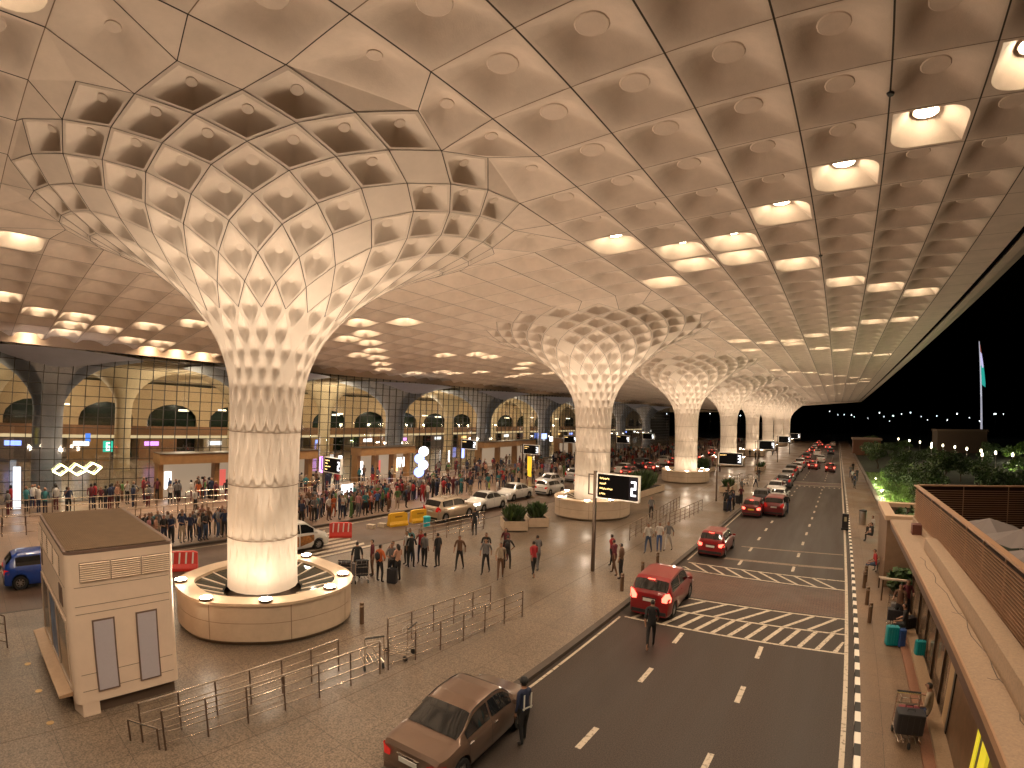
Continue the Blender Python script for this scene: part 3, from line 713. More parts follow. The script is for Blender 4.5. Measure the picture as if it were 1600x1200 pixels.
# ================================================================ ROAD SIGNS WITH DISPLAYS
M_frame = mat('sign_frame', (.75, .72, .68), .35, metal=.3); M_disp = mat('display_black', (.004, .004, .005), .7, spec=.1); M_disp2 = mat('display_panel_grey', (.03, .03, .045), .7, spec=.1)
M_white_e = glow('sign_white', (1, .97, .95), 3.2); M_amber_e = glow('sign_amber', (1, .62, .22), 2.4); M_blue_e = glow('sign_blue', (.25, .35, 1), 3.0); M_purple_e = glow('sign_purple', (.75, .3, .9), 2.5)
DIG = {'1': 'bc', '2': 'abged', '3': 'abgcd', '4': 'fgbc', '5': 'afgcd', '6': 'afgedc', '7': 'abc', '8': 'abcdefg'}
def digit(mb, ch, x, z, w, h, t, y=0):
    S = {'a': (0, h / 2, w, t), 'g': (0, 0, w, t), 'd': (0, -h / 2, w, t), 'b': (w / 2 - t / 2, h / 4, t, h / 2 + t), 'c': (w / 2 - t / 2, -h / 4, t, h / 2 + t), 'f': (-w / 2 + t / 2, h / 4, t, h / 2 + t), 'e': (-w / 2 + t / 2, -h / 4, t, h / 2 + t)}
    for c in DIG[ch]:
        dx, dz, sw, sh = S[c]; mb.box((x + dx, y, z + dz), (sw, .012 + .0015 * 'adgbcef'.index(c), sh))
def display_sign(x, y, ch, label, group, W=2.05, z0=3.44, z1=4.6, rows=4, z=.12, left=True, sc_=1.):
    t = thing('display_sign', (x, y, z), label, 'sign', group)
    m = MB(); m.box((0, 0, (z1 + .06) / 2), (.13, .13, z1 + .06)); m.build('pole', M_darksteel, t)
    m = MB(); 
    for zz in (z0 + .12, z1 - .12): m.box((-.19, 0, zz), (.26, .05, .05))
    m.box((-.32, 0, (z0 + z1) / 2), (.05, .05, z1 - z0 - .19)); m.build('side_bracket', M_darksteel, t)
    xa, xb = .12, .12 + W; hh = z1 - z0
    m = MB(); zc_ = (z0 + z1) / 2; m.box(((xa + xb) / 2, 0, zc_), (W - .02, .14, hh - .02)); cab = m.build('display_cabinet', M_disp, t)
    m = MB(); f = .05
    m.box(((xa + xb) / 2, -.01, z1 - f / 2), (W, .2, f)); m.box(((xa + xb) / 2, -.01, z0 + f / 2), (W, .2, f)); m.box((xa + f / 2, -.01, zc_), (f, .2, hh - 2 * f)); m.box((xb - f / 2, -.01, zc_), (f, .2, hh - 2 * f)); m.build('sign_frame', M_frame, t)
    m = MB(); m.box((xb - .27, -.075, zc_), (.42, .012, hh - 2 * f)); m.build('number_panel', M_disp2, t)
    m = MB(); digit(m, ch, xb - .27, zc_, .23, hh * .5, .075, -.09); m.build('number_' + {'2': 'two', '3': 'three', '4': 'four', '5': 'five', '6': 'six'}[ch], M_white_e, t)
    rn = random.Random(int(y * 7) + ord(ch)); m = MB()
    for i in range(rows):
        zz = z1 - .24 - i * (hh - .42) / 3.2; xx = xa + .14; n_ = [9, 6, 11, 5][i]
        for j in range(n_):
            w_ = .045; m.box((xx + w_ / 2, -.075, zz + rn.choice((-.012, 0, .012))), (w_ * rn.uniform(.55, .9), .012, .075 * rn.uniform(.6, 1))); xx += w_ + .008 + (.03 if rn.random() < .15 else 0)
    m.build('text_rows', M_amber_e, t)
    return t
GS = 'numbered display signs on poles'
display_sign(-9.9, 20.85, '2', 'large black display sign with a white 2 on a pole before the second column', GS)
display_sign(-9.65, 45.2, '3', 'black display sign with a white 3 on a pole before the third column', GS, z0=3.3, z1=4.35, rows=1)
display_sign(-9.6, 69.6, '4', 'small display sign with a white 4, next along the kerb after the 3', GS, rows=0)
display_sign(-9.6, 94, '5', 'small distant display sign along the kerb after the 4', GS, rows=0)
display_sign(-9.6, 118.5, '6', 'farthest small display sign along the kerb', GS, rows=0)
display_sign(-31.4, 20.9, '2', 'display sign with a white 2 in the crowd right of the nearest column', GS, z0=2.55, z1=3.65)
display_sign(-30.2, 45, '3', 'display sign with a white 3 in the crowd above the yellow banner', GS, z0=2.8, z1=3.85, rows=2)
display_sign(-34.5, 39.5, '2', 'display sign by the glass wall left of the yellow banner', GS, z0=3.3, z1=4.3, rows=1)
display_sign(-33.5, 60, '4', 'display sign by the glass wall just left of the second column', GS, z0=3.4, z1=4.4, rows=1)
display_sign(-29.5, 69, '4', 'display sign seen just right of the second column shaft', GS, z0=3.3, z1=4.5, rows=1)
display_sign(-29.5, 80, '5', 'small display sign above the hedge right of the second column', GS, z0=3.6, z1=4.6, rows=0)
display_sign(-29.2, 105, '6', 'small display sign seen between the third and fourth columns', GS, z0=3.5, z1=4.6, rows=0)
ban = MB(); ban.box((0, 0, 0), (.55, .06, 2.2)); o = ban.build('banner', mat('banner_yellow', (.85, .62, .04), .5, emis=(1, .7, .05), es=.5), loc=(-29.4, 45.2, 1.55)); tag(o, 'upright plain yellow banner below the number 3 sign in the crowd', 'banner')
# ================================================================ TERMINAL FRONT
XW = -41.0
cw = thing('glass_curtain_wall', (XW, 0, 0), 'tall glazed terminal wall of small square panes behind the crowd', 'glass wall')
g = MB(); g.span((-.01, YA, .15), (.01, 132, 10.95)); g.build('glass', clear_glass('curtain_glass', (.84, .86, .86), .10), cw)
g = MB(); z = .15
yy = YA
while yy < 132: g.span((-.03, yy - .022, .12), (.06, yy + .022, 10.95)); yy += .93
while z < 11: g.span((-.025, YA, z - .022), (.045, 132, z + .022)); z += .722
g.build('mullion_grid', mat('mullion_dark', (.03, .025, .022), .4, metal=.3), cw)
sp = MB(); sp.span((-.06, YA, 0), (.08, 132, .15)); sp.build('base_rail', M_steel, cw)
sp = MB(); sp.span((-.35, YA, 10.55), (.25, 132, 11.6)); sp.build('head_beam', mat('head_beam_brown', (.34, .24, .16), .7), cw)
# hall behind the glass
slab('hall_floor', -84, YA, -41.2, 200, -.02, .13, mat('hall_floor_stone', (.30, .24, .18), .25, noise=.1, nscale=1))
M_hceil = mat('hall_ceiling_panel', (.66, .52, .34), .6, noise=.08, nscale=1.3)
hall = thing('terminal_hall', (0, 0, 0), 'warm lit departures hall seen through the glass wall, with arched openings', 'hall')
c = MB()
for i in range(22):
    for j in range(60):
        x1, y1 = -41.2 - i * 1.95, YA + j * 3.6; x0, y0 = x1 - 1.95, y1 + 3.6; z = 10.4 - .04 * i; dz = .22
        c.add([(x0, y1, z), (x1, y1, z), (x1, y0, z), (x0, y0, z), (x0 + .3, y1 + .5, z + dz), (x1 - .3, y1 + .5, z + dz), (x1 - .3, y0 - .5, z + dz), (x0 + .3, y0 - .5, z + dz)],
              [(0, 1, 5, 4), (1, 2, 6, 5), (2, 3, 7, 6), (3, 0, 4, 7), (4, 5, 6, 7)])
c.build('hall_ceiling', M_hceil, hall)
c = MB(); XB = -72.
def arch_wall():
    y = YA; pitch = 8.4
    while y < 190:   # piers with arches between them
        c.span((XB - .4, y - .9, 0), (XB, y + .9, 9.4)); pts = []
        for k_ in range(9):
            t = k_ / 8 * math.pi; pts.append((y + pitch / 2 - math.cos(t) * (pitch / 2 - .9), 4.7 + math.sin(t) * 2.2))
        for (ya, za), (yb, zb_) in zip(pts, pts[1:]): c.add([(XB, ya, za), (XB, yb, zb_), (XB, yb, 9.45), (XB, ya, 9.45)], [(0, 1, 2, 3)])
        y += pitch
arch_wall(); c.build('arched_wall', mat('hall_wall_warm', (.62, .46, .27), .6, noise=.05, nscale=1), hall)
c = MB(); c.span((XB - 1.2, YA, 0), (XB - 1.0, 200, 9.6)); c.build('dark_glazing', mat('night_glazing', (.02, .032, .022), .12, noise=.8, nscale=.35), hall)
c = MB(); c.span((XB - .2, YA, 3.1), (XB + 5, 190, 3.35)); c.span((XB + 4.9, YA, 3.35), (XB + 5, 190, 4.2)); c.build('mezzanine', mat('mezzanine_brown', (.20, .10, .05), .5), hall)
c = MB(); c.span((XB + 5.05, YA, 2.75), (XB + 5.15, 190, 3.1)); c.build('lit_band', glow('lit_band', (1, .72, .38), .9), hall)
rn = random.Random(7)
for i in range(26):
    y = YA + 8 * i + rn.uniform(0, 2); c = MB(); c.span((-66.8, y, .13), (-66.4, y + rn.uniform(3, 6.5), 2.7)); c.build('shop_front', mat('shop_front_%d' % (i % 4), [(.30, .16, .08), (.5, .42, .32), (.12, .10, .10), (.36, .22, .10)][i % 4], .5), hall)
    c = MB(); c.span((-66.38, y + .6, 1.9), (-66.33, y + 2.3, 2.4)); c.build('lit_shop_sign', [glow('sw', (1, .95, .9), 2.), M_amber_e, M_blue_e, M_white_e, M_purple_e][i % 5], hall)
# blue-grey columns just behind the glass and warm ones deeper in
M_incol = mat('inner_column', (.40, .42, .52), .6, noise=.08, nscale=1); M_incol2 = mat('inner_column_warm', (.68, .55, .36), .6)
def inner_col(x, y, m, r, lab, grp, first={}):
    key = m.name
    if key not in first:
        t = thing('inner_column', (x, y, .13), lab, 'column', grp)
        a = MB(); a.lathe([(r, 0), (r, 6.2)], n=20); a.build('shaft', m, t, smooth=R(40))
        a = MB(); a.lathe([(r, 6.2), (r * 1.1, 6.9), (r * 1.5, 7.7), (r * 2.2, 8.5), (r * 3.2, 9.2), (r * 4.6, 9.75), (r * 6.2, 10.1)], n=32); a.build('flared_capital', m, t, smooth=R(40)); first[key] = t; return t
    return copy_tree(first[key], (x, y, .13), lab)
for i in range(8): inner_col(-44.2, 5.1 + 16.8 * i, M_incol, 1.05, f'blue-grey column just inside the glass wall, {nth(i)} from the left edge', 'columns just inside the glass wall')
for i in range(10): inner_col(-58, 1.5 + 12.3 * i, M_incol2, .8, f'warm lit column deep inside the hall, {nth(i)} from the left', 'warm columns deep in the hall')
# lamps added inside the hall to brighten it
HL = bpy.data.lights.new('added_hall_lamp_beam', 'POINT'); HL.energy = 620; HL.color = (1, .80, .55); HL.shadow_soft_size = .4
HB = bpy.data.lights.new('hall_cool_beam', 'POINT'); HB.energy = 150; HB.color = (.62, .74, 1); HB.shadow_soft_size = .3
lm = MB(); lm.lathe([(.5, 0), (.5, .12), (.42, .16), (.001, .16)], n=16)
hl0 = None
for i in range(14):
    x, y = (-52, -64)[i % 2], 0 + 9.0 * i
    lab = f'added hanging lamp brightening the hall, {nth(i)} from the left edge'
    if hl0 is None:
        hl0 = thing('added_hall_lamp', (x, y, 6.4), lab, 'added lamp', 'added lamps brightening the hall'); lm.build('lamp_bowl', glow('added_hall_lamp_glow', (1, .8, .5), 6), hl0)
        m = MB(); m.tube([(0, 0, .16), (0, 0, 3.7)], .02, 4); m.build('rod', M_black, hl0); h = hl0
    else: h = copy_tree(hl0, (x, y, 6.4), lab)
    lo = bpy.data.objects.new('added_hall_lamp_beam', HL); COL.objects.link(lo); lo.parent = h; lo.location = (0, 0, .9)
# timber portals in front of the glass
M_timber = mat('portal_timber', (.32, .17, .065), .5, noise=.12, nscale=2); M_timberd = mat('portal_recess', (.10, .055, .03), .6)
def portal(y0, y1, lab, h=3.35):
    t = thing('entrance_portal', (-40.2, y0, .12), lab, 'entrance portal', 'timber entrance portals at the glass wall'); L = y1 - y0
    m = MB(); m.span((-.75, 0, h - .75), (.9, L, h)); m.build('canopy_fascia', M_timber, t)
    m = MB(); m.span((-.75, 0, h - .02), (1.0, L + .1, h + .03)); m.build('canopy_trim', M_darksteel, t)
    for yy in (0.1, L * .33, L * .66, L - .5): m = MB(); m.span((-.7, yy, 0), (.2, yy + .4, h - .76)); m.build('pier', M_timber, t)
    for k_, yy in enumerate((.5, L * .33 + .4, L * .66 + .4)):
        m = MB(); m.span((-.6, yy, 0), (-.5, yy + L * .33 - .45, h - .76)); d = m.build('doorway', mat('doorway_glow', (.30, .24, .2), .4, emis=(1, .75, .5), es=.22), t)
        m = MB(); m.span((-.48, yy + .3, .6), (-.44, yy + .8, 1.9)); m.build('lit_poster', [M_white_e, mat('poster_red', (.5, .05, .05), .4, emis=(1, .2, .15), es=.5), M_amber_e][k_], t)
    return t
portal(12.0, 25.5, 'timber entrance portal partly behind the nearest column'); portal(30.3, 37.5, 'timber entrance portal between the number 2 sign and the blue totem'); portal(49.5, 62, 'timber entrance portal left of the second column'); portal(70, 84, 'farthest timber entrance portal beyond the second column')
# lit signs by the glass wall
def board(name, x, y, z, w, h, m, lab, cat='sign', d=.1, alongy=True):
    b = MB(); b.box((0, 0, 0), (d, w, h) if alongy else (w, d, h)); o = b.build(name, m, loc=(x, y, z)); return tag(o, lab, cat)
zz = MB(); P = []
for i in range(4): P += [(0, i * .95, 0), (0, i * .95 + .48, .55)]
zz.tube([(0, 0, 0), (0, .55, .42), (0, 1.1, .05), (0, 1.5, .45), (0, 2.1, .1), (0, 2.6, .5), (0, 3.2, .2)], .05, 5); zz.tube([(0, 0, 0), (0, .5, -.28), (0, 1.0, .1), (0, 1.6, -.3), (0, 2.2, .0), (0, 2.7, -.25), (0, 3.2, .2)], .05, 5)
tag(zz.build('neon_zigzag', glow('neon_yellow', (1, .95, .45), 9), loc=(-40.6, 5.1, 2.3)), 'yellow neon zigzag sign in front of the glass wall above the kiosk roof', 'neon sign')
board('lit_sign', -43.0, 9.2, 3.75, .7, .8, mat('sign_teal', (.0, .30, .2), .4, emis=(.05, .9, .6), es=.8), 'small square teal sign in the hall with a pale number 6')
m = MB(); digit(m, '6', 0, 0, .3, .5, .09); d6 = m.build('number_six', M_white_e); d6.parent = bpy.data.objects['lit_sign']; d6.location = (.07, 0, 0); d6.rotation_euler[2] = R(90)
board('hanging_banner', -43.0, 7.75, 4.4, .35, .6, mat('banner_blue', (.02, .08, .5), .4, emis=(.1, .3, 1), es=1.2), 'small blue hanging banner in the hall left of the teal sign')
board('lit_totem', -39.0, 2.75, 1.5, .45, 2.6, mat('totem_pale', (.5, .6, .7), .4, emis=(.8, .9, 1), es=1.2), 'slim pale lit totem at the left of the glass wall', 'totem')
tt = thing('advertising_totem', (-32.6, 31.9, .12), 'tall blue and lilac lit advertising totem above the crowd', 'totem')
m = MB(); m.box((0, 0, .7), (.12, .5, 1.4)); m.build('leg', M_steel, tt)
for i, mm in enumerate((M_blue_e, glow('lilac', (.7, .7, 1), 2.4), M_blue_e, M_white_e)): m = MB(); m.lathe([(.45, -.07), (.45, .07)], n=18, axis='X'); m.lathe([(.0, .07), (.45, .07)], n=18, axis='X'); m.lathe([(.0, -.07), (.45, -.07)], n=18, axis='X'); o = m.build('lit_disc', mm, tt, loc=(0, .25 * (1 if i % 2 else -1), 1.6 + i * .62), rz=R(-55))
for i, (y, col, lab, w_, h_, z) in enumerate(((26.6, M_purple_e, 'magenta lit panel beside the timber portal', .5, 1.5, 2.0), (28.6, M_white_e, 'white lit panel beside the timber portal', .35, 1.5, 2.0), (22.5, M_blue_e, 'blue round-shaped lit panel right of the nearest column', .9, 1.1, 2.3), (44.0, M_white_e, 'narrow white lit strip beside the second timber portal', .12, 1.4, 1.9), (46.5, M_blue_e, 'blue lit strip right of the narrow white strip', .5, 1.2, 2.2), (66.0, M_blue_e, 'blue lit panel above the crowd left of the second column', 1.4, .8, 3.9), (68.2, M_white_e, 'white lit panel above the crowd left of the second column', .8, .7, 3.4))):
    board('lit_sign', -40.3, y, z, w_, h_, col, lab, 'lit panel')
board('lit_sign_board', -29.2, 21.4, 1.45, .9, 1.0, M_white_e, 'bright white lit board standing in the crowd', 'lit board')
# upright lettering IN on the portal
inn = thing('lettering', (-38.9, 35.0, 1.9), 'white lit letters IN beside the timber portal', 'letters')
m = MB(); m.box((0, -.35, 0), (.06, .14, 1.0)); m.build('letter_i', M_white_e, inn)
m = MB(); m.box((0, 0, 0), (.06, .12, 1.0)); m.box((0, .5, 0), (.06, .12, 1.0)); m.add([(.03, .0, .5), (.03, .12, .5), (.03, .5, -.5), (.03, .38, -.5)], [(0, 1, 2, 3)]); m.build('letter_n', M_white_e, inn)
# ================================================================ VEHICLES
M_glass = mat('car_glass', (.012, .013, .014), .04, spec=.9); M_tyre = mat('tyre', (.012, .012, .012), .8); M_rim = mat('wheel_rim', (.45, .43, .42), .3, metal=.8)
M_plastic = mat('black_plastic', (.02, .02, .02), .55); M_chrome = mat('chrome', (.75, .72, .7), .12, metal=1.)
M_tail = mat('tail_light_off', (.22, .01, .01), .2, emis=(1, .03, .02), es=.25); M_tailon = mat('tail_light_on', (.6, .02, .02), .2, emis=(1, .10, .06), es=5)
M_head = mat('head_light', (.8, .8, .78), .1, emis=(1, .95, .85), es=.25); M_headon = mat('head_light_on', (.9, .9, .88), .1, emis=(1, .93, .8), es=14)
M_plate_w = mat('plate_white', (.7, .68, .62), .5); M_plate_y = mat('plate_yellow', (.75, .5, .03), .5)
SHAPES = {
 'sedan': dict(L=4.25, W=1.74, top=[(0, .50), (.012, .86), (.03, .95), (.15, 1.02), (.185, 1.06), (.34, 1.44), (.42, 1.51), (.56, 1.52), (.64, 1.47), (.755, 1.06), (.80, 1.0), (.95, .84), (.985, .74), (1, .50)],
     belt=[(0, .45), (.012, .82), (.03, .90), (.17, .98), (.5, .97), (.76, .93), (.95, .76), (.985, .66), (1, .45)], rw=[(0, .80), (.2, .74), (.35, .60), (.6, .60), (.76, .72), (1, .84)],
     side=[(.245, .47), (.485, .70)], wsb=(.19, .335), wsf=(.645, .75), wy=(.19, .805), wr=.31, rear_z=.72),
 'hatch': dict(L=3.75, W=1.66, top=[(0, .50), (.012, .95), (.03, 1.10), (.10, 1.42), (.16, 1.50), (.5, 1.53), (.62, 1.46), (.75, 1.06), (.80, 1.0), (.95, .84), (.985, .74), (1, .5)],
     belt=[(0, .45), (.012, .86), (.06, .98), (.5, .97), (.76, .93), (.95, .78), (.985, .68), (1, .45)], rw=[(0, .78), (.1, .62), (.6, .60), (.76, .72), (1, .84)],
     side=[(.13, .40), (.415, .69)], wsb=(.032, .098), wsf=(.63, .745), wy=(.17, .81), wr=.30, rear_z=.78),
 'suv': dict(L=4.3, W=1.8, top=[(0, .55), (.012, 1.05), (.03, 1.2), (.09, 1.60), (.15, 1.68), (.5, 1.72), (.62, 1.64), (.74, 1.22), (.79, 1.15), (.95, 1.02), (.985, .86), (1, .55)],
     belt=[(0, .5), (.012, .98), (.06, 1.1), (.5, 1.08), (.76, 1.05), (.95, .94), (.985, .8), (1, .5)], rw=[(0, .80), (.1, .66), (.6, .64), (.76, .74), (1, .86)],
     side=[(.12, .38), (.395, .68)], wsb=(.032, .088), wsf=(.63, .735), wy=(.18, .81), wr=.35, rear_z=.92),
 'van': dict(L=4.5, W=1.75, top=[(0, .5), (.01, 1.1), (.025, 1.3), (.06, 1.66), (.11, 1.74), (.5, 1.76), (.66, 1.68), (.82, 1.16), (.86, 1.08), (.96, .9), (.99, .76), (1, .5)],
     belt=[(0, .5), (.012, .98), (.06, 1.04), (.5, 1.02), (.8, 1.0), (.96, .82), (.985, .7), (1, .5)], rw=[(0, .8), (.1, .68), (.66, .66), (.82, .76), (1, .86)],
     side=[(.09, .33), (.345, .56), (.575, .76)], wsb=(.028, .06), wsf=(.67, .815), wy=(.17, .83), wr=.31, rear_z=.9)}
def make_car(kind, paint, label, group=None, brake=False, lamps=False, plate='w', rack=False, ad=None, rooflight=False):
    S = SHAPES[kind]; L, W, wr = S['L'], S['W'], S['wr']; hw = W / 2
    t = thing({'sedan': 'sedan', 'hatch': 'hatchback', 'suv': 'suv', 'van': 'minivan'}[kind], (0, 0, 0), label, 'car', group)
    def half(y):   # plan narrowing at both ends
        u = y; e = min(u / .10, 1) if u < .5 else min((1 - u) / .16, 1); return hw * (.86 + .14 * math.sin(max(0, min(1, e)) * math.pi / 2)) if 0 < u < 1 else hw * .80
    def sec(u):
        y = u * L - L / 2; zt, zb = interp(u, S['top']), interp(u, S['belt']); rw = interp(u, S['rw']); w = half(u)
        z0 = .20; a = 0
        for wy in S['wy']:
            d = abs(u - wy) * L; R_ = wr + .055
            if d < R_: z0 = max(z0, .30 + math.sqrt(max(0, R_ * R_ - d * d)))
        z0 = min(z0, zb - .12)
        zm = max(z0 + .04, .34); zs = max(zm + .03, lin(zm, zb, .55)); cab = max(0, zt - zb - .06)
        k = min(1, cab / .25)
        re_x = lin(w * .80, rw * w * 1.18, k); re_z = lin(zb + (zt - zb) * .85, zt - .05, k)
        P = [(0, .2), (w * .90, z0), (w * .985, zm), (w * 1.0, zs), (w * .965, zb - .05), (w * .94, zb), (re_x, re_z), (re_x * .82, lin(re_z, zt, .75)), (re_x * .4, lin(re_z, zt, .97)), (0, zt)]
        return y, P
    us = sorted(set([round(v, 4) for v in [0, .006, .012, .02, .03] + [i / 46 for i in range(1, 46)] + [wy + s * (wr + .055) / L for wy in S['wy'] for s in (-1, 1)] + [wy + s * (wr * .8) / L for wy in S['wy'] for s in (-1, 1)] + [a for a, b in S['top']] + [.975, .985, .993, 1]]))
    us = [u for u in us if 0 <= u <= 1]
    m = MB(); rows = []
    for u in us:
        y, P = sec(u); rows.append([(x, y, z) for x, z in P[::-1]][:-1] + [(0, y, P[0][1])] + [(-x, y, z) for x, z in P[1:-1]]); 
    vs = [p for r in rows for p in r]; n = len(rows[0]); fs = []
    for i in range(len(rows) - 1):
        for j in range(n): fs.append((i * n + j, (i + 1) * n + j, (i + 1) * n + (j + 1) % n, i * n + (j + 1) % n))
    fs.append(tuple(range(n))); fs.append(tuple((len(rows) - 1) * n + j for j in range(n))[::-1])
    m.add(vs, fs)
    m.build('body', paint, t, smooth=R(32))
    def surf_pt(u, s, off):   # s in 0..1 between belt and roof edge; returns right side point
        y, P = sec(u); a, b = P[5], P[6]; x, z = lin(a[0], b[0], s), lin(a[1], b[1], s); return (x + off, y, z + off * .25)
    for i, (u0, u1) in enumerate(S['side']):
        for sgn in (1, -1):
            g = MB(); N = 8; pts = []
            for k_ in range(N + 1):
                u = lin(u0, u1, k_ / N); pts.append((u, .10))
            top = []
            for k_ in range(N + 1):
                u = lin(u0, u1, k_ / N); zt_, zb_ = interp(u, S['top']), interp(u, S['belt']); sh = .86
                if zt_ - zb_ < .16: sh = .15
                top.append((u, sh))
            v = [surf_pt(u, s, .008) for u, s in pts] + [surf_pt(u, s, .008) for u, s in top]
            if sgn < 0: v = [(-x, y, z) for x, y, z in v]
            g.add(v, [(k_, k_ + 1, N + 2 + k_, N + 1 + k_) for k_ in range(N)]); g.build('side_window', M_glass, t)
    for nm, (u0, u1) in (('rear_window', S['wsb']), ('windscreen', S['wsf'])):
        g = MB(); N = 6; v = []; e = 1 if nm == 'windscreen' else -1
        for k_ in range(N + 1):
            u = lin(u0, u1, k_ / N); y, P = sec(u); q = []
            for x, z in ((P[6][0] * .97, lin(P[6][1], P[7][1], .1)), (P[7][0], P[7][1]), (P[8][0], P[8][1]), (0, P[9][1])): q.append((x, y + e * .012, z + .012))
            v += q + [(-x, yy, zz_) for x, yy, zz_ in q[-2::-1]]
        g.add(v, [(a * 7 + b, (a + 1) * 7 + b, (a + 1) * 7 + b + 1, a * 7 + b + 1) for a in range(N) for b in range(6)]); g.build(nm, M_glass, t, smooth=R(40))
    # wheels
    for wy in S['wy']:
        for sgn in (1, -1):
            x = sgn * (hw - .115); y = wy * L - L / 2
            m = MB(); m.lathe([(wr * .62, -.1), (wr * .95, -.1), (wr, -.07), (wr, .07), (wr * .95, .1), (wr * .62, .1)], n=22, axis='X'); m.lathe([(0.001, -.06), (wr * .66, -.06)], n=22, axis='X')
            o = m.build('wheel', M_tyre, t, smooth=R(40), loc=(x, y, wr))
            m = MB(); xx = sgn * .075
            m.lathe([(wr * .62, xx), (wr * .56, xx), (wr * .52, xx * .4)], n=22, axis='X')
            for s_ in range(7):
                a = s_ * 2 * math.pi / 7; m.tube([(xx * .9, 0, 0), (xx * .9, wr * .57 * math.cos(a), wr * .57 * math.sin(a))], [.035, .022], 4)
            m.lathe([(0.001, xx * 1.05), (.05, xx * 1.05), (.06, xx * .8)], n=10, axis='X'); m.build('rim', M_rim, o)
            m = MB(); m.lathe([(wr + .052, sgn * .06), (wr + .05, -.15 * sgn)], n=22, axis='X'); w_o = m.build('wheel_arch', M_plastic, t, loc=(sgn * (hw - .10), y, wr - .01))
    yb, yf = -L / 2, L / 2; rz = S['rear_z']
    TL = M_tailon if brake else M_tail; HLm = M_headon if lamps else M_head
    for sgn in (1, -1):
        m = MB(); tall = kind in ('suv', 'van')
        m.add([(sgn * hw * .60, yb - .012, rz - .09), (sgn * hw * .80, yb - .004, rz - .10), (sgn * hw * .955, yb + .16, rz - .08), (sgn * hw * .96, yb + .26, rz + .05), (sgn * hw * .90, yb + .06, rz + (.30 if tall else .12)), (sgn * hw * .74, yb + .012, rz + (.26 if tall else .10)), (sgn * hw * .58, yb - .0, rz + .06)], [(0, 1, 5, 6), (1, 2, 3, 4), (1, 4, 5)])
        m.build('tail_light', TL, t)
        m = MB(); m.add([(sgn * hw * .50, yf + .012, .60), (sgn * hw * .80, yf - .03, .60), (sgn * hw * .97, yf - .26, .66), (sgn * hw * .93, yf - .30, .80), (sgn * hw * .72, yf - .08, .74), (sgn * hw * .5, yf - .01, .70)], [(0, 1, 4, 5), (1, 2, 3, 4)]); m.build('headlight', HLm, t)
        m = MB(); u = S['wsf'][1] - .03; y, P = sec(u); m.box((sgn * (hw + .07), y - .02, P[5][1] + .06), (.17, .09, .12)); m.box((sgn * (hw - .02), y, P[5][1] + .03), (.10, .04, .04)); m.build('wing_mirror', paint, t)
        for i, (u0, u1) in enumerate(S['side'][:2]):
            uu = u0 + (.045 if i == 0 and kind != 'sedan' else .03); y, P = sec(uu); m = MB(); m.box((sgn * (P[4][0] + .018), y, P[4][1] - .07), (.03, .15, .03)); m.build('door_handle', M_chrome if kind == 'sedan' else paint, t)
        m = MB()
        for uu in [S['side'][0][0] + .01, S['side'][0][1] + .007, S['side'][1][1] + .02]:
            y, P = sec(uu); q = [(P[k_][0] * sgn + sgn * .004, P[k_][1]) for k_ in (2, 3, 4, 5)]
            for (xa, za), (xb, zb_) in zip(q, q[1:]): m.quad((xa, y - .006, za), (xb, y - .006, zb_), (xb, y + .006, zb_), (xa, y + .006, za))
        m.build('door_seam', M_black, t)
    m = MB(); m.box((0, yb + .035, .34), (W * .80, .12, .14)); m.build('rear_bumper', M_plastic if kind != 'sedan' else paint, t)
    m = MB(); m.box((0, yf - .03, .36), (W * .72, .10, .16)); m.box((0, yf - .015, .58), (W * .42, .05, .10)); m.build('grille', M_plastic, t)
    m = MB(); m.box((0, yb - .02, rz - .08 if kind != 'sedan' else .68), (.50, .02, .12)); m.build('number_plate', M_plate_y if plate == 'y' else M_plate_w, t)
    m = MB(); m.box((0, yb - .012, rz + .01 if kind != 'sedan' else .80), (.62, .02, .03)); m.build('plate_lamp_bar', M_chrome if kind == 'sedan' else M_plastic, t)
    if kind in ('suv', 'van', 'hatch') and brake: m = MB(); m.box((0, yb + .24, S['top'][4][1] - .03), (.3, .03, .03)); m.build('high_brake_light', M_tailon, t)
    if kind == 'sedan':
        for sgn in (1, -1):
            m = MB(); pts = []
            for k_ in range(9): u = lin(.30, .70, k_ / 8); y, P = sec(u); pts.append((sgn * (P[6][0] + .005), y, P[6][1] + .012))
            m.tube(pts, .012, 4); m.build('roof_trim', M_black, t)
    if rack:
        m = MB()
        for sgn in (1, -1): m.tube([(sgn * .55, -1.3, 1.70), (sgn * .55, .5, 1.78)], .025, 5)
        for y in (-1.1, -.5, .2): m.tube([(-.62, y, 1.78), (.62, y, 1.78)], .02, 5)
        m.build('roof_rack', M_rail, t)
    if rooflight: m = MB(); m.box((0, .1, SHAPES[kind]['top'][7][1] + .10), (.5, .2, .16)); m.build('taxi_sign', mat('taxi_yellow_sign', (.8, .55, .05), .4, emis=(1, .7, .1), es=.6), t)
    if ad:
        for sgn in (1, -1):
            for i, (u0, u1) in enumerate(((.33, .54), (.56, .76))):
                m = MB(); v = []
                for u in (u0, u1):
                    y, P = sec(u); v += [(sgn * (P[2][0] + .006), y, P[2][1] + .02), (sgn * (P[3][0] + .006), y, P[3][1]), (sgn * (P[4][0] + .006), y, P[4][1] - .03)]
                m.add(v, [(0, 3, 4, 1), (1, 4, 5, 2)]); m.build('door_advert', ad, t)
    return t
def paint(name, c, metal=.0): return mat('paint_' + name, c, .28, metal=metal, coat=.7, noise=.03, nscale=3)
P_champ = paint('champagne', (.19, .125, .092), .55); P_red = paint('deep_red', (.20, .006, .008)); P_white = paint('white', (.68, .66, .62)); P_blue = paint('blue', (.008, .05, .30)); P_dark = paint('dark_grey', (.04, .04, .045), .3)
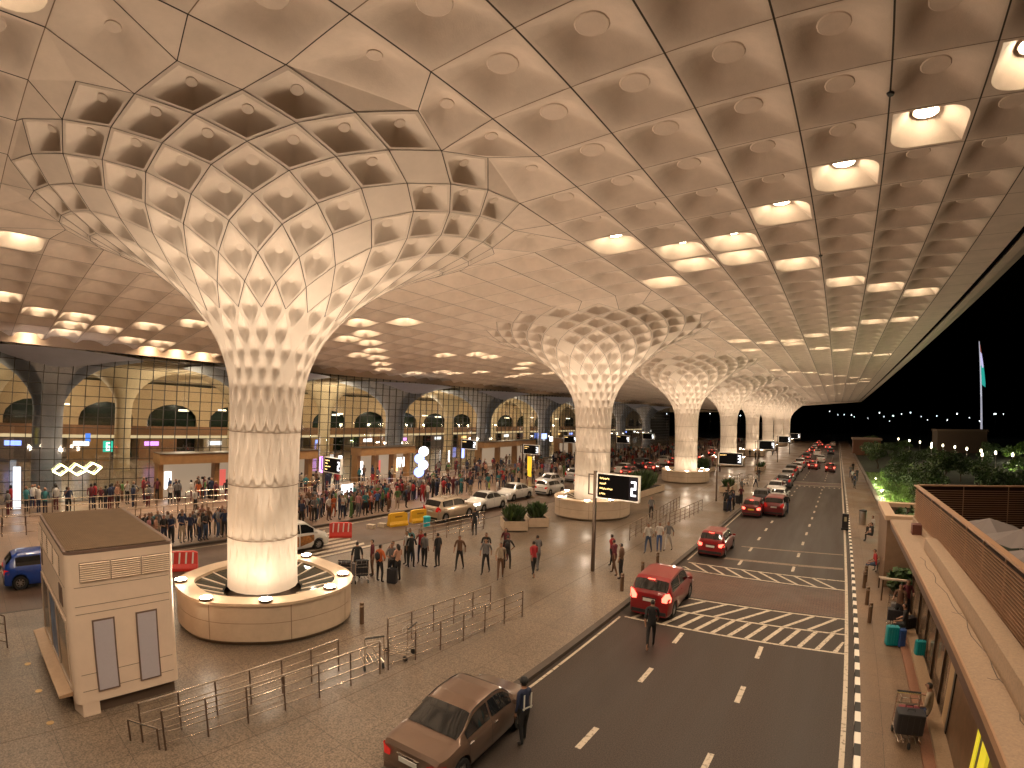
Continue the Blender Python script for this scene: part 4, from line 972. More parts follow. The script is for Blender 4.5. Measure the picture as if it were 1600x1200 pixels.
P_silver = paint('silver', (.45, .43, .41), .6); P_maroon = paint('maroon', (.16, .012, .015)); P_yellow = paint('taxi_yellow', (.75, .52, .03)); P_gold = paint('pale_gold', (.48, .38, .28), .4)
M_ad = mat('door_advert_print', (.30, .12, .03), .4, noise=.9, nscale=3.5)
KS = .885
def put(o, x, y, rz=0., k=KS): o.location = (x, y, 0.005); o.rotation_euler[2] = R(rz); o.scale = (k, k, k); return o
GC = 'cars stopped along the kerb of the drop-off road'
put(make_car('sedan', P_champ, 'champagne coloured sedan parked at the kerb nearest the viewer', plate='w'), -6.66, 8.0, 5)
put(make_car('suv', P_red, 'deep red car with lit tail lights stopped on the hatched crossing', brake=True), -5.95, 19.1, 2)
put(make_car('hatch', P_red, 'red hatchback with glowing brake lights beyond the crossing', GC, brake=True), -5.95, 28.5, 0)
c_y = put(make_car('hatch', P_maroon, 'maroon taxi with yellow plate and lit tail lights by the waiting group', GC, brake=True, plate='y'), -5.85, 41.3, 0)
put(make_car('suv', P_maroon, 'maroon car double parked on the right of the maroon taxi', GC), -4.35, 42.8, 0)
put(make_car('hatch', P_dark, 'black and yellow taxi with a yellow roof behind the waiting group', GC, rooflight=True), -6.0, 47.4, 0)
w1 = put(make_car('hatch', P_white, 'pale cab with roof sign double parked beside the black and yellow taxi', GC, rooflight=True), -4.75, 49.2, 0)
w2 = put(make_car('sedan', P_white, 'white sedan in the kerb queue behind the pale cab', GC), -5.6, 54.4, 0)
d1 = put(make_car('suv', P_dark, 'dark car in the kerb queue before the far crossing', GC), -5.3, 60.6, 0)
s1 = put(make_car('suv', P_silver, 'silver car in the kerb queue on the far crossing', GC), -5.5, 67.5, 0)
r1 = put(make_car('hatch', P_red, 'bright red far car pulling out with brake lights lit', GC, brake=True), -3.2, 86, -8)
d2 = put(copy_tree(d1, (0, 0, 0), 'dark far car at the kerb past the silver one', group=GC), -5.6, 74)
w3 = put(copy_tree(w2, (0, 0, 0), 'white far sedan at the kerb past two dark cars', group=GC), -5.4, 80.5)
put(copy_tree(r1, (0, 0, 0), 'red far car in the right lane beyond the queue', group=GC), -.8, 83)
put(copy_tree(s1, (0, 0, 0), 'silver far car at the kerb level with the red ones', group=GC), -5.4, 88)
for i, (pr, x, y, nm) in enumerate(((r1, -4.6, 95, 'red'), (w3, -2.6, 101, 'white'), (d2, -5.3, 104, 'dark'), (r1, -5.5, 112, 'red'), (w3, -3.9, 121, 'white'), (d2, -1.2, 127, 'dark'), (r1, -5.4, 131, 'red'), (w3, -5.4, 141, 'white'), (r1, -2.2, 150, 'red'), (d2, -5.4, 153, 'dark'), (r1, -4.5, 165, 'red'), (w3, -1.0, 172, 'white'), (r1, -5.3, 180, 'red'))):
    put(copy_tree(pr, (0, 0, 0), f'{nm} far car on the drop-off road near the roof end, {nth(i)} outward', group='far cars near the end of the canopy'), x, y, 0)
GI = 'cars on the inner road behind the columns'
put(make_car('hatch', P_blue, 'bright blue hatchback half hidden behind the kiosk at the left edge'), -23.9, 2.75, 0)
put(make_car('van', P_white, 'white minivan taxi with a brown advert on its doors behind the nearest column', ad=M_ad, plate='y'), -23.0, 13.3, 0)
put(make_car('suv', P_gold, 'pale gold estate car with a roof rack and open back by the yellow barriers', GI, rack=True), -22.9, 25.3, 0)
put(make_car('sedan', P_white, 'white sedan facing the viewer with a bright headlight', GI, lamps=True), -23.2, 29.7, 180)
w4 = put(make_car('sedan', P_white, 'white sedan in the inner road to the right of two standing people', GI), -24.2, 35.0, 180)
put(copy_tree(w1, (0, 0, 0), 'white hatchback left of the second column plinth', group=GI), -23.4, 39.6)
put(copy_tree(w4, (0, 0, 0), 'white sedan behind the white hatchback by the second plinth', group=GI), -25.7, 43.5, 0)
put(copy_tree(s1, (0, 0, 0), 'silver car farther along the inner road left of the second column', group=GI), -25.6, 49.5)
for i, (pr, x, y, nm) in enumerate(((w3, -23.2, 47, 'white'), (r1, -22.8, 58, 'red'), (w3, -24.8, 61, 'white'), (r1, -22.6, 66, 'red'), (d2, -25.2, 69, 'dark'), (r1, -22.6, 76, 'red'), (w3, -24.8, 78, 'white'), (r1, -22.5, 90, 'red'), (s1, -24.8, 93, 'silver'), (r1, -22.8, 103, 'red'), (w3, -25.0, 112, 'white'), (r1, -23, 124, 'red'))):
    put(copy_tree(pr, (0, 0, 0), f'{nm} far car on the inner road seen between the columns, {nth(i)} outward', group=GI), x, y, 0)
# ================================================================ PEOPLE
SKIN = mat('skin', (.27, .14, .085), .55); HAIR = mat('hair_black', (.012, .009, .008), .6); SHOE = mat('shoe_dark', (.03, .022, .02), .5); SHOEW = mat('shoe_white', (.6, .57, .53), .5)
CL = {n: mat('cloth_' + n, tuple(q * .72 for q in c), .8, noise=.12, nscale=14) for n, c in dict(white=(.62, .57, .52), black=(.018, .017, .018), navy=(.02, .03, .075), red=(.40, .025, .03), maroon=(.14, .02, .03), orange=(.55, .12, .03), pink=(.50, .22, .22), peach=(.55, .30, .20), grey=(.18, .17, .17), green=(.10, .20, .06), yellow=(.55, .42, .08), blue=(.06, .12, .30), teal=(.04, .20, .22), brown=(.16, .08, .045), beige=(.42, .33, .23), denim=(.05, .08, .15), lime=(.40, .50, .10)).items()}
def person_mesh(name, pose, dress=False, bag=False, fingers=False, longhair=False):
    """skeleton grown with a Skin modifier; returns one continuous mesh with material slots skin, hair, top, bottom, shoes"""
    J = {}; E = []; rad = {}
    def v(n, p, r, par=None): J[n] = (Vector(p), r, len(J)); (E.append((J[par][2], J[n][2])) if par else None)
    lean = pose.get('lean', 0.); hipz = pose.get('hip', .93); hy = pose.get('hy', 0)
    v('pel', (0, hy, hipz), (.135, .10)); f = lambda z, y=0: (0, hy + lean * (z - .93) + y, z + hipz - .93)
    v('wst', f(1.07), (.125, .092), 'pel'); v('cst', f(1.27), (.15, .105), 'wst'); v('nkb', f(1.42), (.075, .065), 'cst'); v('nck', f(1.475, .01), (.052, .055), 'nkb'); v('chn', f(1.53, .02), (.066, .078), 'nck'); v('hed', f(1.60, .02), (.078, .098), 'chn'); v('top', f(1.675, .005), (.055, .072), 'hed')
    cz = f(1.385); A = pose['arms']
    for s, nm in ((1, 'l'), (-1, 'r')):
        v('sh' + nm, (s * .165, cz[1], cz[2]), .062, 'cst' if False else 'nkb')
        el, wr_ = A[0] if s > 0 else A[1]
        v('el' + nm, (s * el[0], el[1] + hy, el[2]), .042, 'sh' + nm); v('wr' + nm, (s * wr_[0], wr_[1] + hy, wr_[2]), .028, 'el' + nm)
        d = (J['wr' + nm][0] - J['el' + nm][0]).normalized(); w_ = J['wr' + nm][0]
        if fingers:
            v('pm' + nm, w_ + d * .05, (.036, .02), 'wr' + nm); side = d.cross(Vector((0, 0, 1))).normalized() if abs(d.z) < .9 else Vector((0, 1, 0)); drop = Vector((0, 0, -1)) if abs(d.z) < .9 else Vector((-s, 0, 0))
            for q, (o_, ln) in enumerate(((-.028, .062), (-.010, .072), (.010, .068), (.028, .054))):
                a_ = w_ + d * .088 + side * o_; v(f'f{q}a' + nm, a_, .0105, 'pm' + nm); b_ = a_ + d * ln * .5 + drop * .006; v(f'f{q}b' + nm, b_, .009, f'f{q}a' + nm); v(f'f{q}c' + nm, b_ + d * ln * .35 + drop * .03, .0075, f'f{q}b' + nm)
            a_ = w_ + d * .035 - side * .036; v('ta' + nm, a_, .011, 'pm' + nm); v('tb' + nm, a_ + d * .04 - side * .018 + drop * .01, .009, 'ta' + nm)
        else: v('hn' + nm, w_ + d * .085, (.034, .02), 'wr' + nm)
        hp, kn, an, toe = pose['legs'][0 if s > 0 else 1]
        v('hp' + nm, (s * hp[0], hp[1] + hy, hp[2]), .088, 'pel'); v('kn' + nm, (s * kn[0], kn[1] + hy, kn[2]), .056, 'hp' + nm); v('an' + nm, (s * an[0], an[1] + hy, an[2]), .038, 'kn' + nm); v('to' + nm, (s * toe[0], toe[1] + hy, toe[2]), (.04, .028), 'an' + nm)
    me = bpy.data.meshes.new(name); me.from_pydata([j[0] for j in J.values()], E, [])
    o = bpy.data.objects.new(name, me); COL.objects.link(o)
    sk = o.modifiers.new('s', 'SKIN'); ss = o.modifiers.new('u', 'SUBSURF'); ss.levels = 1
    sk.use_smooth_shade = True
    for i, j in enumerate(J.values()):
        r_ = j[1] if isinstance(j[1], tuple) else (j[1], j[1]); me.skin_vertices[0].data[i].radius = r_
    me.skin_vertices[0].data[0].use_root = True
    dg = bpy.context.evaluated_depsgraph_get(); ev = o.evaluated_get(dg); m2 = bpy.data.meshes.new_from_object(ev, depsgraph=dg); bpy.data.objects.remove(o); bpy.data.meshes.remove(me)
    m2.name = name
    for m_ in (SKIN, HAIR, CL['white'], CL['navy'], SHOE): m2.materials.append(m_)
    kz = max(J['knl'][0].z, J['knr'][0].z); hd = J['hed'][0]; seated = hipz < .8
    bm = bmesh.new(); bm.from_mesh(m2)
    if dress:
        for vv in bm.verts:   # a long skirt: pull the legs outwards into one bell
            if vv.co.z < .92 and vv.co.z > .09:
                k_ = (.92 - vv.co.z) / .85; a = math.atan2(vv.co.y - hy, vv.co.x); rr_ = .15 + .11 * k_; tx, ty = rr_ * math.cos(a), rr_ * .8 * math.sin(a) + hy
                vv.co.x = lin(vv.co.x, tx, .75); vv.co.y = lin(vv.co.y, ty, .75)
    for f_ in bm.faces:
        c = f_.calc_center_median(); mi = 2; f_.smooth = True
        dh = c - hd
        if c.z > J['nck'][0].z - .01 and (c - Vector((0, hd.y, hd.z))).length < .2:
            mi = 1 if (dh.z > .045 or (dh.y < -.015 and dh.z > -.07) or (abs(dh.x) > .06 and dh.y < .02 and dh.z > -.01)) else 0
            if longhair and dh.y < .0: mi = 1
        else:
            best = None
            for nm in ('l', 'r'):
                w_, e_ = J['wr' + nm][0], J['el' + nm][0]; ax = (w_ - e_); t_ = (c - e_).dot(ax) / ax.dot(ax); near = (e_ + ax * t_ - c).length
                if t_ > (.15 if pose.get('short', True) else .9) and near < .07: mi = 0
            if mi == 2:
                inleg = c.z < hipz + .02
                if seated:
                    inleg = (c.y - hy > .06 and c.z < hipz + .12 and abs(c.x) < .4 and c.z < 1.0) or c.z < hipz - .02
                if inleg: mi = 3
                if c.z < .085: mi = 4
        f_.material_index = mi
    # nose and longer hair
    def ball(cn, r, mi, sq=(1, 1, 1)):
        g = bmesh.ops.create_icosphere(bm, subdivisions=1, radius=r, matrix=Matrix.Translation(cn) @ Matrix.Diagonal((*sq, 1)))
        for vtx in g['verts']:
            for f2 in vtx.link_faces: f2.material_index = mi; f2.smooth = True
    ball(hd + Vector((0, .093, -.015)), .018, 0, (.7, 1, 1.3))
    for s in (1, -1): ball(hd + Vector((s * .078, .0, -.02)), .02, 0, (.5, 1, 1.4)); ball(hd + Vector((s * .03, .083, .012)), .009, 1)
    ball(hd + Vector((0, .085, -.052)), .014, 0, (1.6, .5, .5))
    if longhair: ball(hd + Vector((0, -.07, -.10)), .10, 1, (.9, .55, 1.7))
    if bag: ball(Vector((0, -.17 + hy, 1.2)), .19, 3, (.8, .5, 1.1))
    bm.to_mesh(m2); bm.free(); m2.update(); return m2
def legs(a=0, b=0, sp=.10): return [((.085, 0, .86), (sp, .02 + a * .5, .48), (sp, -.03 + a, .075), (sp + .01, .12 + a, .035)), ((.085, 0, .86), (sp, .02 + b * .5, .48), (sp, -.03 + b, .075), (sp + .01, .12 + b, .035))]
DOWN_ = ((.225, -.02, 1.12), (.235, .04, .88)); FWD = ((.23, .04, 1.14), (.16, .25, 1.12)); HIPS = ((.33, -.05, 1.15), (.20, .06, 1.0)); PUSH = ((.22, .08, 1.14), (.20, .33, 1.0)); UPP = ((.27, .08, 1.18), (.12, .14, 1.42))
PM = {
 'stand': person_mesh('person', dict(arms=(DOWN_, DOWN_), legs=legs())), 'fwd': person_mesh('person', dict(arms=(FWD, DOWN_), legs=legs(.05, -.03, .12))),
 'hips': person_mesh('person', dict(arms=(HIPS, DOWN_), legs=legs(0, .05, .14)), bag=True), 'walk': person_mesh('person', dict(arms=(((.22, .12, 1.13), (.2, .25, .95)), ((.22, -.16, 1.13), (.2, -.2, .9))), legs=legs(.24, -.26), lean=.06)),
 'woman': person_mesh('person', dict(arms=(FWD, FWD), legs=legs()), longhair=True), 'sari': person_mesh('person', dict(arms=(FWD, DOWN_), legs=legs(), short=True), dress=True, longhair=True),
 'push': person_mesh('person', dict(arms=(PUSH, PUSH), legs=legs(.2, -.2), lean=.12)), 'phone': person_mesh('person', dict(arms=(UPP, DOWN_), legs=legs(.03, 0))),
 'sit': person_mesh('person', dict(hip=.50, arms=(((.24, .06, .72), (.15, .28, .62)), ((.24, .06, .72), (.15, .28, .62))), legs=[((.09, .04, .47), (.11, .42, .50), (.11, .42, .09), (.12, .55, .04))] * 2, lean=.1)),
 'sit_hero': person_mesh('person', dict(hip=.50, short=True, arms=(((.27, .14, .78), (.30, .46, .74)), ((.24, .06, .72), (.15, .28, .62))), legs=[((.09, .04, .47), (.11, .42, .50), (.11, .42, .09), (.12, .55, .04))] * 2, lean=.12), fingers=True),
 'vest': person_mesh('person', dict(short=False, arms=(((.24, .12, 1.16), (.20, .34, 1.06)), DOWN_), legs=legs(.1, -.05), lean=.05), fingers=True)}
HS = .955
def person(x, y, pose, top, bot, rz, label, group=None, z=.12, h=1.0, shoe=None, hair=None):
    o = bpy.data.objects.new('person', PM[pose]); COL.objects.link(o); o.location = (x, y, z); o.rotation_euler[2] = R(rz); k = HS * h; o.scale = (k, k, k)
    for i, m_ in ((2, CL[top]), (3, CL[bot])) + (((4, shoe),) if shoe else ()):
        o.material_slots[i].link = 'OBJECT'; o.material_slots[i].material = m_
    return tag(o, label, 'person', group)
# hero figures
vm = person(-5.62, 8.75, 'vest', 'navy', 'black', 75, 'person in a dark reflective vest and cap leaning at the champagne sedan window', z=0, h=.97)
m = MB()
for s in (1, -1): m.add([(s * .13, .118, .98), (s * .085, .118, .98), (s * .085, .118, 1.36), (s * .13, .112, 1.36)], [(0, 1, 2, 3)]); m.add([(s * .13, -.112, .98), (s * .085, -.112, .98), (s * .085, -.112, 1.38), (s * .13, -.11, 1.38)], [(0, 1, 2, 3)])
m.add([(-.15, -.112, 1.0), (.15, -.112, 1.0), (.15, -.112, 1.045), (-.15, -.112, 1.045)], [(0, 1, 2, 3)])
st_ = m.build('reflective_stripe', mat('reflective_strip', (.75, .75, .7), .3), vm)
m = MB(); m.lathe([(.102, -.01), (.10, .05), (.07, .10), (.001, .115)], n=14); m.add([(-.07, .07, .0), (.07, .07, .0), (.05, .17, -.01), (-.05, .17, -.01)], [(0, 1, 2, 3)]); m.build('cap', CL['black'], vm, smooth=R(50), loc=(0, .05, 1.63))
person(2.62, 13.35, 'sit_hero', 'beige', 'navy', 68, 'person in a pale shirt sitting on the ledge holding the luggage trolley handle')
person(-5.0, 15.0, 'walk', 'black', 'black', 20, 'person in dark clothes walking on the road behind the red car', z=0)
person(-3.55, 42.6, 'walk', 'black', 'denim', 0, 'person in black crossing the far road near the lane dashes', z=0)
GA = 'travellers standing by the trolleys beside the nearest plinth'
for a in ((-17.0, 13.05, 'stand', 'black', 'black', 60, 'person in black at the left of the standing group, facing right'), (-16.85, 13.75, 'stand', 'maroon', 'brown', 150, 'person in maroon second from left in the standing group'),
          (-16.0, 13.45, 'hips', 'orange', 'black', 10, 'person in a bright orange shirt seen from behind'), (-16.1, 14.25, 'phone', 'white', 'navy', 200, 'person in a white top behind the orange shirt'), (-15.85, 13.95, 'fwd', 'grey', 'black', 240, 'person in grey between the orange and peach tops'),
          (-15.55, 14.05, 'woman', 'peach', 'black', 90, 'woman in a peach top with long dark hair at the right of the group')): person(*a, group=GA)
GB = 'second group standing beyond the trolleys'
for a in ((-16.95, 15.85, 'hips', 'white', 'black', 170, 'person in a white shirt at the left of the second group'), (-16.5, 15.7, 'fwd', 'black', 'black', 30, 'person in black in front of the second group'), (-16.7, 16.5, 'phone', 'red', 'navy', 210, 'person in a red top in the middle of the second group'),
          (-16.15, 16.2, 'stand', 'grey', 'black', 0, 'person in grey at the right of the second group'), (-17.3, 16.35, 'woman', 'teal', 'denim', 230, 'woman in teal behind the second group'), (-15.7, 16.6, 'stand', 'black', 'black', 90, 'tall dark figure standing apart at the right of the second group')): person(*a, group=GB)
GW = 'people walking across the near pavement'
for i, a in enumerate(((-14.7, 17.0, 'walk', 'brown', 'black', 200, 'brown'), (-14.2, 18.3, 'push', 'black', 'navy', 215, 'black'), (-13.5, 17.4, 'walk', 'grey', 'black', 200, 'grey'), (-13.1, 18.5, 'hips', 'black', 'black', 30, 'black'), (-12.6, 17.3, 'walk', 'beige', 'brown', 215, 'beige'), (-14.0, 19.6, 'woman', 'maroon', 'maroon', 190, 'maroon'), (-11.6, 18.4, 'walk', 'red', 'black', 60, 'red'), (-12.0, 19.4, 'push', 'grey', 'grey', 60, 'grey'), (-8.9, 21.0, 'walk', 'maroon', 'brown', 70, 'maroon'), (-9.4, 21.9, 'walk', 'red', 'black', 70, 'red'), (-8.4, 20.6, 'stand', 'brown', 'black', 90, 'brown'),
                       (-8.9, 25.5, 'walk', 'white', 'denim', 180, 'white'), (-8.5, 26.1, 'woman', 'white', 'blue', 200, 'white'), (-8.15, 26.6, 'walk', 'grey', 'white', 170, 'pale grey'), (-11.8, 34.2, 'stand', 'grey', 'black', 200, 'grey'), (-18.2, 22.3, 'stand', 'black', 'black', 60, 'black'))):
    x, y, po, t_, b_, rz, nm = a
    person(x, y, po, t_, b_, rz, f'person in {nm} walking over the open pavement, {nth(i)} outward from the trolleys', GW)
GK = 'people waiting at the kerb by the maroon taxi'
for i, (x, y, po, t_, b_) in enumerate(((-8.1, 41.5, 'stand', 'black', 'black'), (-7.6, 40.4, 'hips', 'black', 'navy'), (-7.45, 41.3, 'stand', 'navy', 'black'), (-8.9, 46.6, 'stand', 'brown', 'black'), (-7.9, 43.4, 'push', 'black', 'black'), (-7.4, 44.4, 'woman', 'maroon', 'black'), (-8.3, 50, 'stand', 'grey', 'black'), (-8.0, 57, 'walk', 'white', 'navy'), (-8.5, 63, 'stand', 'black', 'grey'))):
    person(x, y, po, t_, b_, 40 * i, f'person in {t_} waiting at the kerb by the queue of cars, {nth(i)} outward', GK)
GR = 'people on the right pavement'
for i, (x, y, po, t_, b_) in enumerate(((2.3, 34.6, 'sit', 'black', 'black'), (2.5, 37.2, 'sit', 'white', 'black'), (2.0, 62, 'walk', 'navy', 'black'), (2.1, 65.3, 'stand', 'black', 'denim'), (1.9, 67.5, 'walk', 'white', 'black'), (2.5, 69.5, 'stand', 'black', 'black'), (1.85, 74, 'walk', 'grey', 'navy'), (2.3, 80, 'walk', 'black', 'black'))):
    person(x, y, po, t_, b_, (180 if i > 1 else 90) + 20 * (i % 3), f'person in {t_} on the far right pavement, {nth(i)} outward', GR)
GS2 = 'travellers resting by the stone ledge on the right'
person(2.6, 19.3, 'sit', 'black', 'black', 80, 'person in black seated beside the teal suitcase', GS2); person(2.45, 20.2, 'fwd', 'brown', 'black', 150, 'person in brown standing behind the teal suitcase', GS2); person(2.75, 20.9, 'woman', 'maroon', 'black', 190, 'woman in maroon standing under the slab edge', GS2)
person(2.05, 27.3, 'sit', 'red', 'denim', 100, 'person in red sitting behind the bench rails', GS2); person(2.45, 27.9, 'sit', 'blue', 'grey', 120, 'person in blue sitting behind the bench rails', GS2)
# the crowds
rn = random.Random(21)
TOPS = ['white', 'black', 'navy', 'red', 'maroon', 'pink', 'peach', 'grey', 'green', 'blue', 'teal', 'brown', 'beige', 'black', 'grey', 'white', 'black', 'brown', 'navy', 'navy', 'white', 'black', 'grey', 'brown', 'black']
BOTS = ['black', 'navy', 'black', 'denim', 'brown', 'grey', 'black', 'beige']
POS = ['stand', 'fwd', 'hips', 'woman', 'sari', 'phone', 'stand', 'hips']
def far_crowd():
    b = MB(); rg = random.Random(77); mats_ = [CL[k_] for k_ in ('black', 'navy', 'maroon', 'white', 'red', 'brown', 'grey', 'beige', 'teal')] + [SKIN, HAIR]
    zones = [(70, -40.3, -37.0, -2, 34), (150, -37.5, -27.5, 56, 115), (70, -31.5, -28.6, 16, 34), (60, -40, -33, 40, 70), (90, -33, -27, 82, 170), (30, -18, -12, 60, 150)]
    for n_, x0, x1, y0, y1 in zones:
        for i in range(n_):
            x, y = rg.uniform(x0, x1), rg.uniform(y0, y1); h = rg.uniform(.86, 1.0); t_, l_ = rg.randrange(9), rg.randrange(3); ry = rg.uniform(0, 6.28); ca, sa = math.cos(ry), math.sin(ry)
            def P(u, v, w_): return (x + (u * ca - v * sa) * h, y + (u * sa + v * ca) * h, .12 + w_ * h)
            for s_ in (-1, 1): b.tube([P(s_ * .09, 0, 0), P(s_ * .09, .02, .45), P(s_ * .07, 0, .88)], [.05, .055, .085], 5, l_); b.tube([P(s_ * .19, 0, 1.38), P(s_ * .25, .05, 1.1), P(s_ * .2, .14, .92)], [.05, .04, .03], 4, t_)
            b.tube([P(0, 0, .84), P(0, 0, 1.05), P(0, 0, 1.3), P(0, 0, 1.42), P(0, 0, 1.48)], [.14, .13, .17, .10, .04], 7, t_); b.tube([P(0, .01, 1.46), P(0, .01, 1.52), P(0, 0, 1.6), P(0, 0, 1.68)], [.04, .085, .095, .04], 7, 9 if rg.random() < .4 else 10)
    o = b.build('crowd', mats_, smooth=R(70)); tag(o, 'dense far crowd of travellers beyond the people one can tell apart', 'crowd', kind='stuff')
def crowd(n, x0, x1, y0, y1, where, group, sk=0., face=(20, 160), mind=.36):
    pts = []; tries = 0
    while len(pts) < n and tries < n * 60:
        tries += 1; y = rn.uniform(y0, y1); u = rn.random() ** 1.35; x = lin(x1, x0, u) + sk * (y - y0)
        if all((x - a) ** 2 + (y - b) ** 2 > mind ** 2 for a, b in pts): pts.append((x, y))
    pts.sort(key=lambda p: p[1])
    for i, (x, y) in enumerate(pts):
        t_ = rn.choice(TOPS); po = rn.choice(POS); b_ = t_ if po == 'sari' else rn.choice(BOTS)
        if po == 'sari' and t_ in ('black', 'white', 'grey'): t_ = b_ = rn.choice(['red', 'orange', 'pink', 'green', 'maroon', 'teal'])
        person(x, y, po, t_, b_, rn.uniform(*face), f'person in {t_} {where}, {nth(i)}', group, h=rn.uniform(.90, 1.04), shoe=SHOEW if rn.random() < .25 else None)
crowd(30, -28.2, -26.8, 7.2, 12.4, 'in the kerb crowd left of the nearest column', 'crowd at the inner kerb left of the nearest column', face=(-150, -30))
crowd(58, -29.4, -26.9, 15.8, 25.2, 'in the kerb crowd left of the yellow barriers', 'crowd at the inner kerb right of the nearest column', face=(-160, -20))
crowd(50, -31.0, -27.2, 26.5, 43, 'in the crowd behind the inner road cars', 'crowd behind the inner cars', face=(-180, 0))
crowd(34, -33.5, -27.8, 44, 60, 'in the far crowd left of the second column', 'far crowd left of the second column', face=(0, 360), mind=.5)
crowd(22, -38.5, -32.5, 26, 46, 'queueing between the forecourt railings', 'people between the forecourt railings', face=(0, 360), mind=.6)
crowd(22, -39.8, -37.4, 4.0, 19, 'waiting by the foot of the glass wall', 'people at the foot of the glass wall', face=(0, 360), mind=.5)
crowd(10, -31, -27.5, 68, 82, 'in the far crowd right of the second column', 'far crowd right of the second column', face=(0, 360), mind=.5)
far_crowd()
person(-28.2, 3.3, 'sari', 'black', 'black', -60, 'dark robed person beyond the blue car', h=1.0); person(-33.1, 21.3, 'stand', 'black', 'black', -60, 'person in black alone between the forecourt railings'); person(-33.2, 33.4, 'walk', 'white', 'brown', -60, 'person in a white top alone beyond the crowd'); person(-34, 12.7, 'stand', 'white', 'black', -60, 'person in white alone behind the forecourt railings')
person(-25.5, 33.0, 'stand', 'lime', 'black', -60, 'person in a lime vest beside the white sedans', z=0); person(-25.3, 33.9, 'stand', 'white', 'white', -60, 'person all in white beside the lime vest', z=0); person(-24.9, 38.0, 'stand', 'peach', 'beige', -60, 'person in pale clothes by the white hatchback', z=0)
# ================================================================ BARRIERS, TROLLEYS, LUGGAGE
M_redp = mat('barrier_red', (.55, .03, .02), .45); M_whitep = mat('barrier_white', (.7, .66, .6), .45); M_yelp = mat('barrier_yellow', (.75, .42, .02), .45)
def barrier(x, y, rz, m, stripe, label):
    t = thing('traffic_barrier', (x, y, 0), label, 'barrier', 'plastic traffic barriers on the inner road', R(rz)); L = 1.25
    P = [(-.27, 0), (-.27, .12), (-.17, .30), (-.09, .82), (.09, .82), (.17, .30), (.27, .12), (.27, 0)]
    b = MB(); n = len(P); xs = [(-L / 2, 1), (-L / 2 + .18, .9), (L / 2 - .18, .9), (L / 2, 1)]
    vs = [(q, px, pz * (1 if 0 < i < 3 else .92)) for i, (q, _) in enumerate(xs) for px, pz in P]
    b.add(vs, [(i * n + j, (i + 1) * n + j, (i + 1) * n + j + 1, i * n + j + 1) for i in range(3) for j in range(n - 1)] + [tuple(range(n)), tuple(range(3 * n, 4 * n))[::-1]]); b.build('barrier_body', m, t, smooth=R(20))
    if stripe:
        for i in range(4):
            xx = -.42 + i * .28; s = MB()
            for sg in (1, -1): s.add([(xx - .04, sg * .172, .31), (xx + .03, sg * .172, .31), (xx + .06, sg * .096, .79), (xx - .01, sg * .096, .79)], [(0, 1, 2, 3)])
            s.build('white_stripe', M_whitep, t)
    else:
        for xx in (-.3, .3): s = MB(); s.box((xx, 0, .09), (.22, .56, .14)); s.build('foot_block', m, t)
        s = MB(); s.box((0, -.125, .58), (.5, .02, .1)); s.box((0, .125, .58), (.5, .02, .1)); s.build('recess_panel', mat('barrier_recess', (.4, .2, .02), .6), t)
    return t
barrier(-22.9, 8.0, 65, M_redp, True, 'red barrier with white stripes between the kiosk and the nearest column'); barrier(-23.7, 17.0, 55, M_redp, True, 'red barrier with white stripes behind the minivan taxi')
barrier(-23.7, 21.3, 75, M_yelp, False, 'yellow plastic barrier, left one of the pair'); barrier(-23.5, 23.0, 75, M_yelp, False, 'yellow plastic barrier, right one of the pair beside the estate car')
b = MB(); b.lathe([(.001, 0), (.20, 0), (.23, .55), (.24, .62), (.20, .66), (.001, .68)], n=16); tag(b.build('water_drum', mat('drum_cyan', (.02, .42, .5), .4), loc=(-22.2, 22.4, 0), smooth=R(40)), 'cyan plastic drum on the road beside the yellow barriers', 'drum')
for i, (x, y) in enumerate(((-24.2, 19.6), (-24.0, 20.3))): b = MB(); b.box((0, 0, .12), (.5, .3, .24), rz=.3); tag(b.build('concrete_block', mat('block_pale', (.5, .42, .32), .8, noise=.2), loc=(x, y, 0)), f'low pale concrete block left of the yellow barriers, {nth(i)}', 'block')
def trolley(x, y, rz, label, load=None, z=.12, basket=True):
    t = thing('luggage_trolley', (x, y, z), label, 'luggage trolley', 'airport luggage trolleys', R(rz))
    f = MB(); 
    for s in (1, -1): f.tube([(s * .26, -.36, .98), (s * .27, -.38, .60), (s * .28, -.36, .22), (s * .24, .42, .16), (s * .16, .50, .30)], .015, 6)
    for z_, y_ in ((.98, -.36), (.72, -.375), (.45, -.37)): f.tube([(-.27, y_, z_), (.27, y_, z_)], .013, 5)
    for x_ in (-.14, 0, .14): f.tube([(x_, -.36, .22), (x_, .44, .165)], .010, 5)
    f.build('frame', M_rail, t, smooth=R(40)); h = MB(); h.tube([(-.27, -.40, 1.0), (.27, -.40, 1.0)], .022, 6); h.build('handle', M_plastic, t)
    if basket: k = MB(); [k.tube(p, .008, 4) for p in ([(-.2, -.34, .95), (-.2, -.18, .95), (.2, -.18, .95), (.2, -.34, .95)], [(-.2, -.34, .80), (-.2, -.2, .80), (.2, -.2, .80), (.2, -.34, .80)], [(-.2, -.18, .95), (-.2, -.2, .80)], [(.2, -.18, .95), (.2, -.2, .80)], [(0, -.18, .95), (0, -.2, .80)])]; k.build('basket', M_steel, t)
    for wx, wy in ((-.26, -.30), (.26, -.30), (0, .42)): w_ = MB(); w_.lathe([(.001, -.022), (.075, -.022), (.085, 0), (.075, .022), (.001, .022)], n=12, axis='X'); w_.build('wheel', M_tyre, t, loc=(wx, wy, .085))
    return t
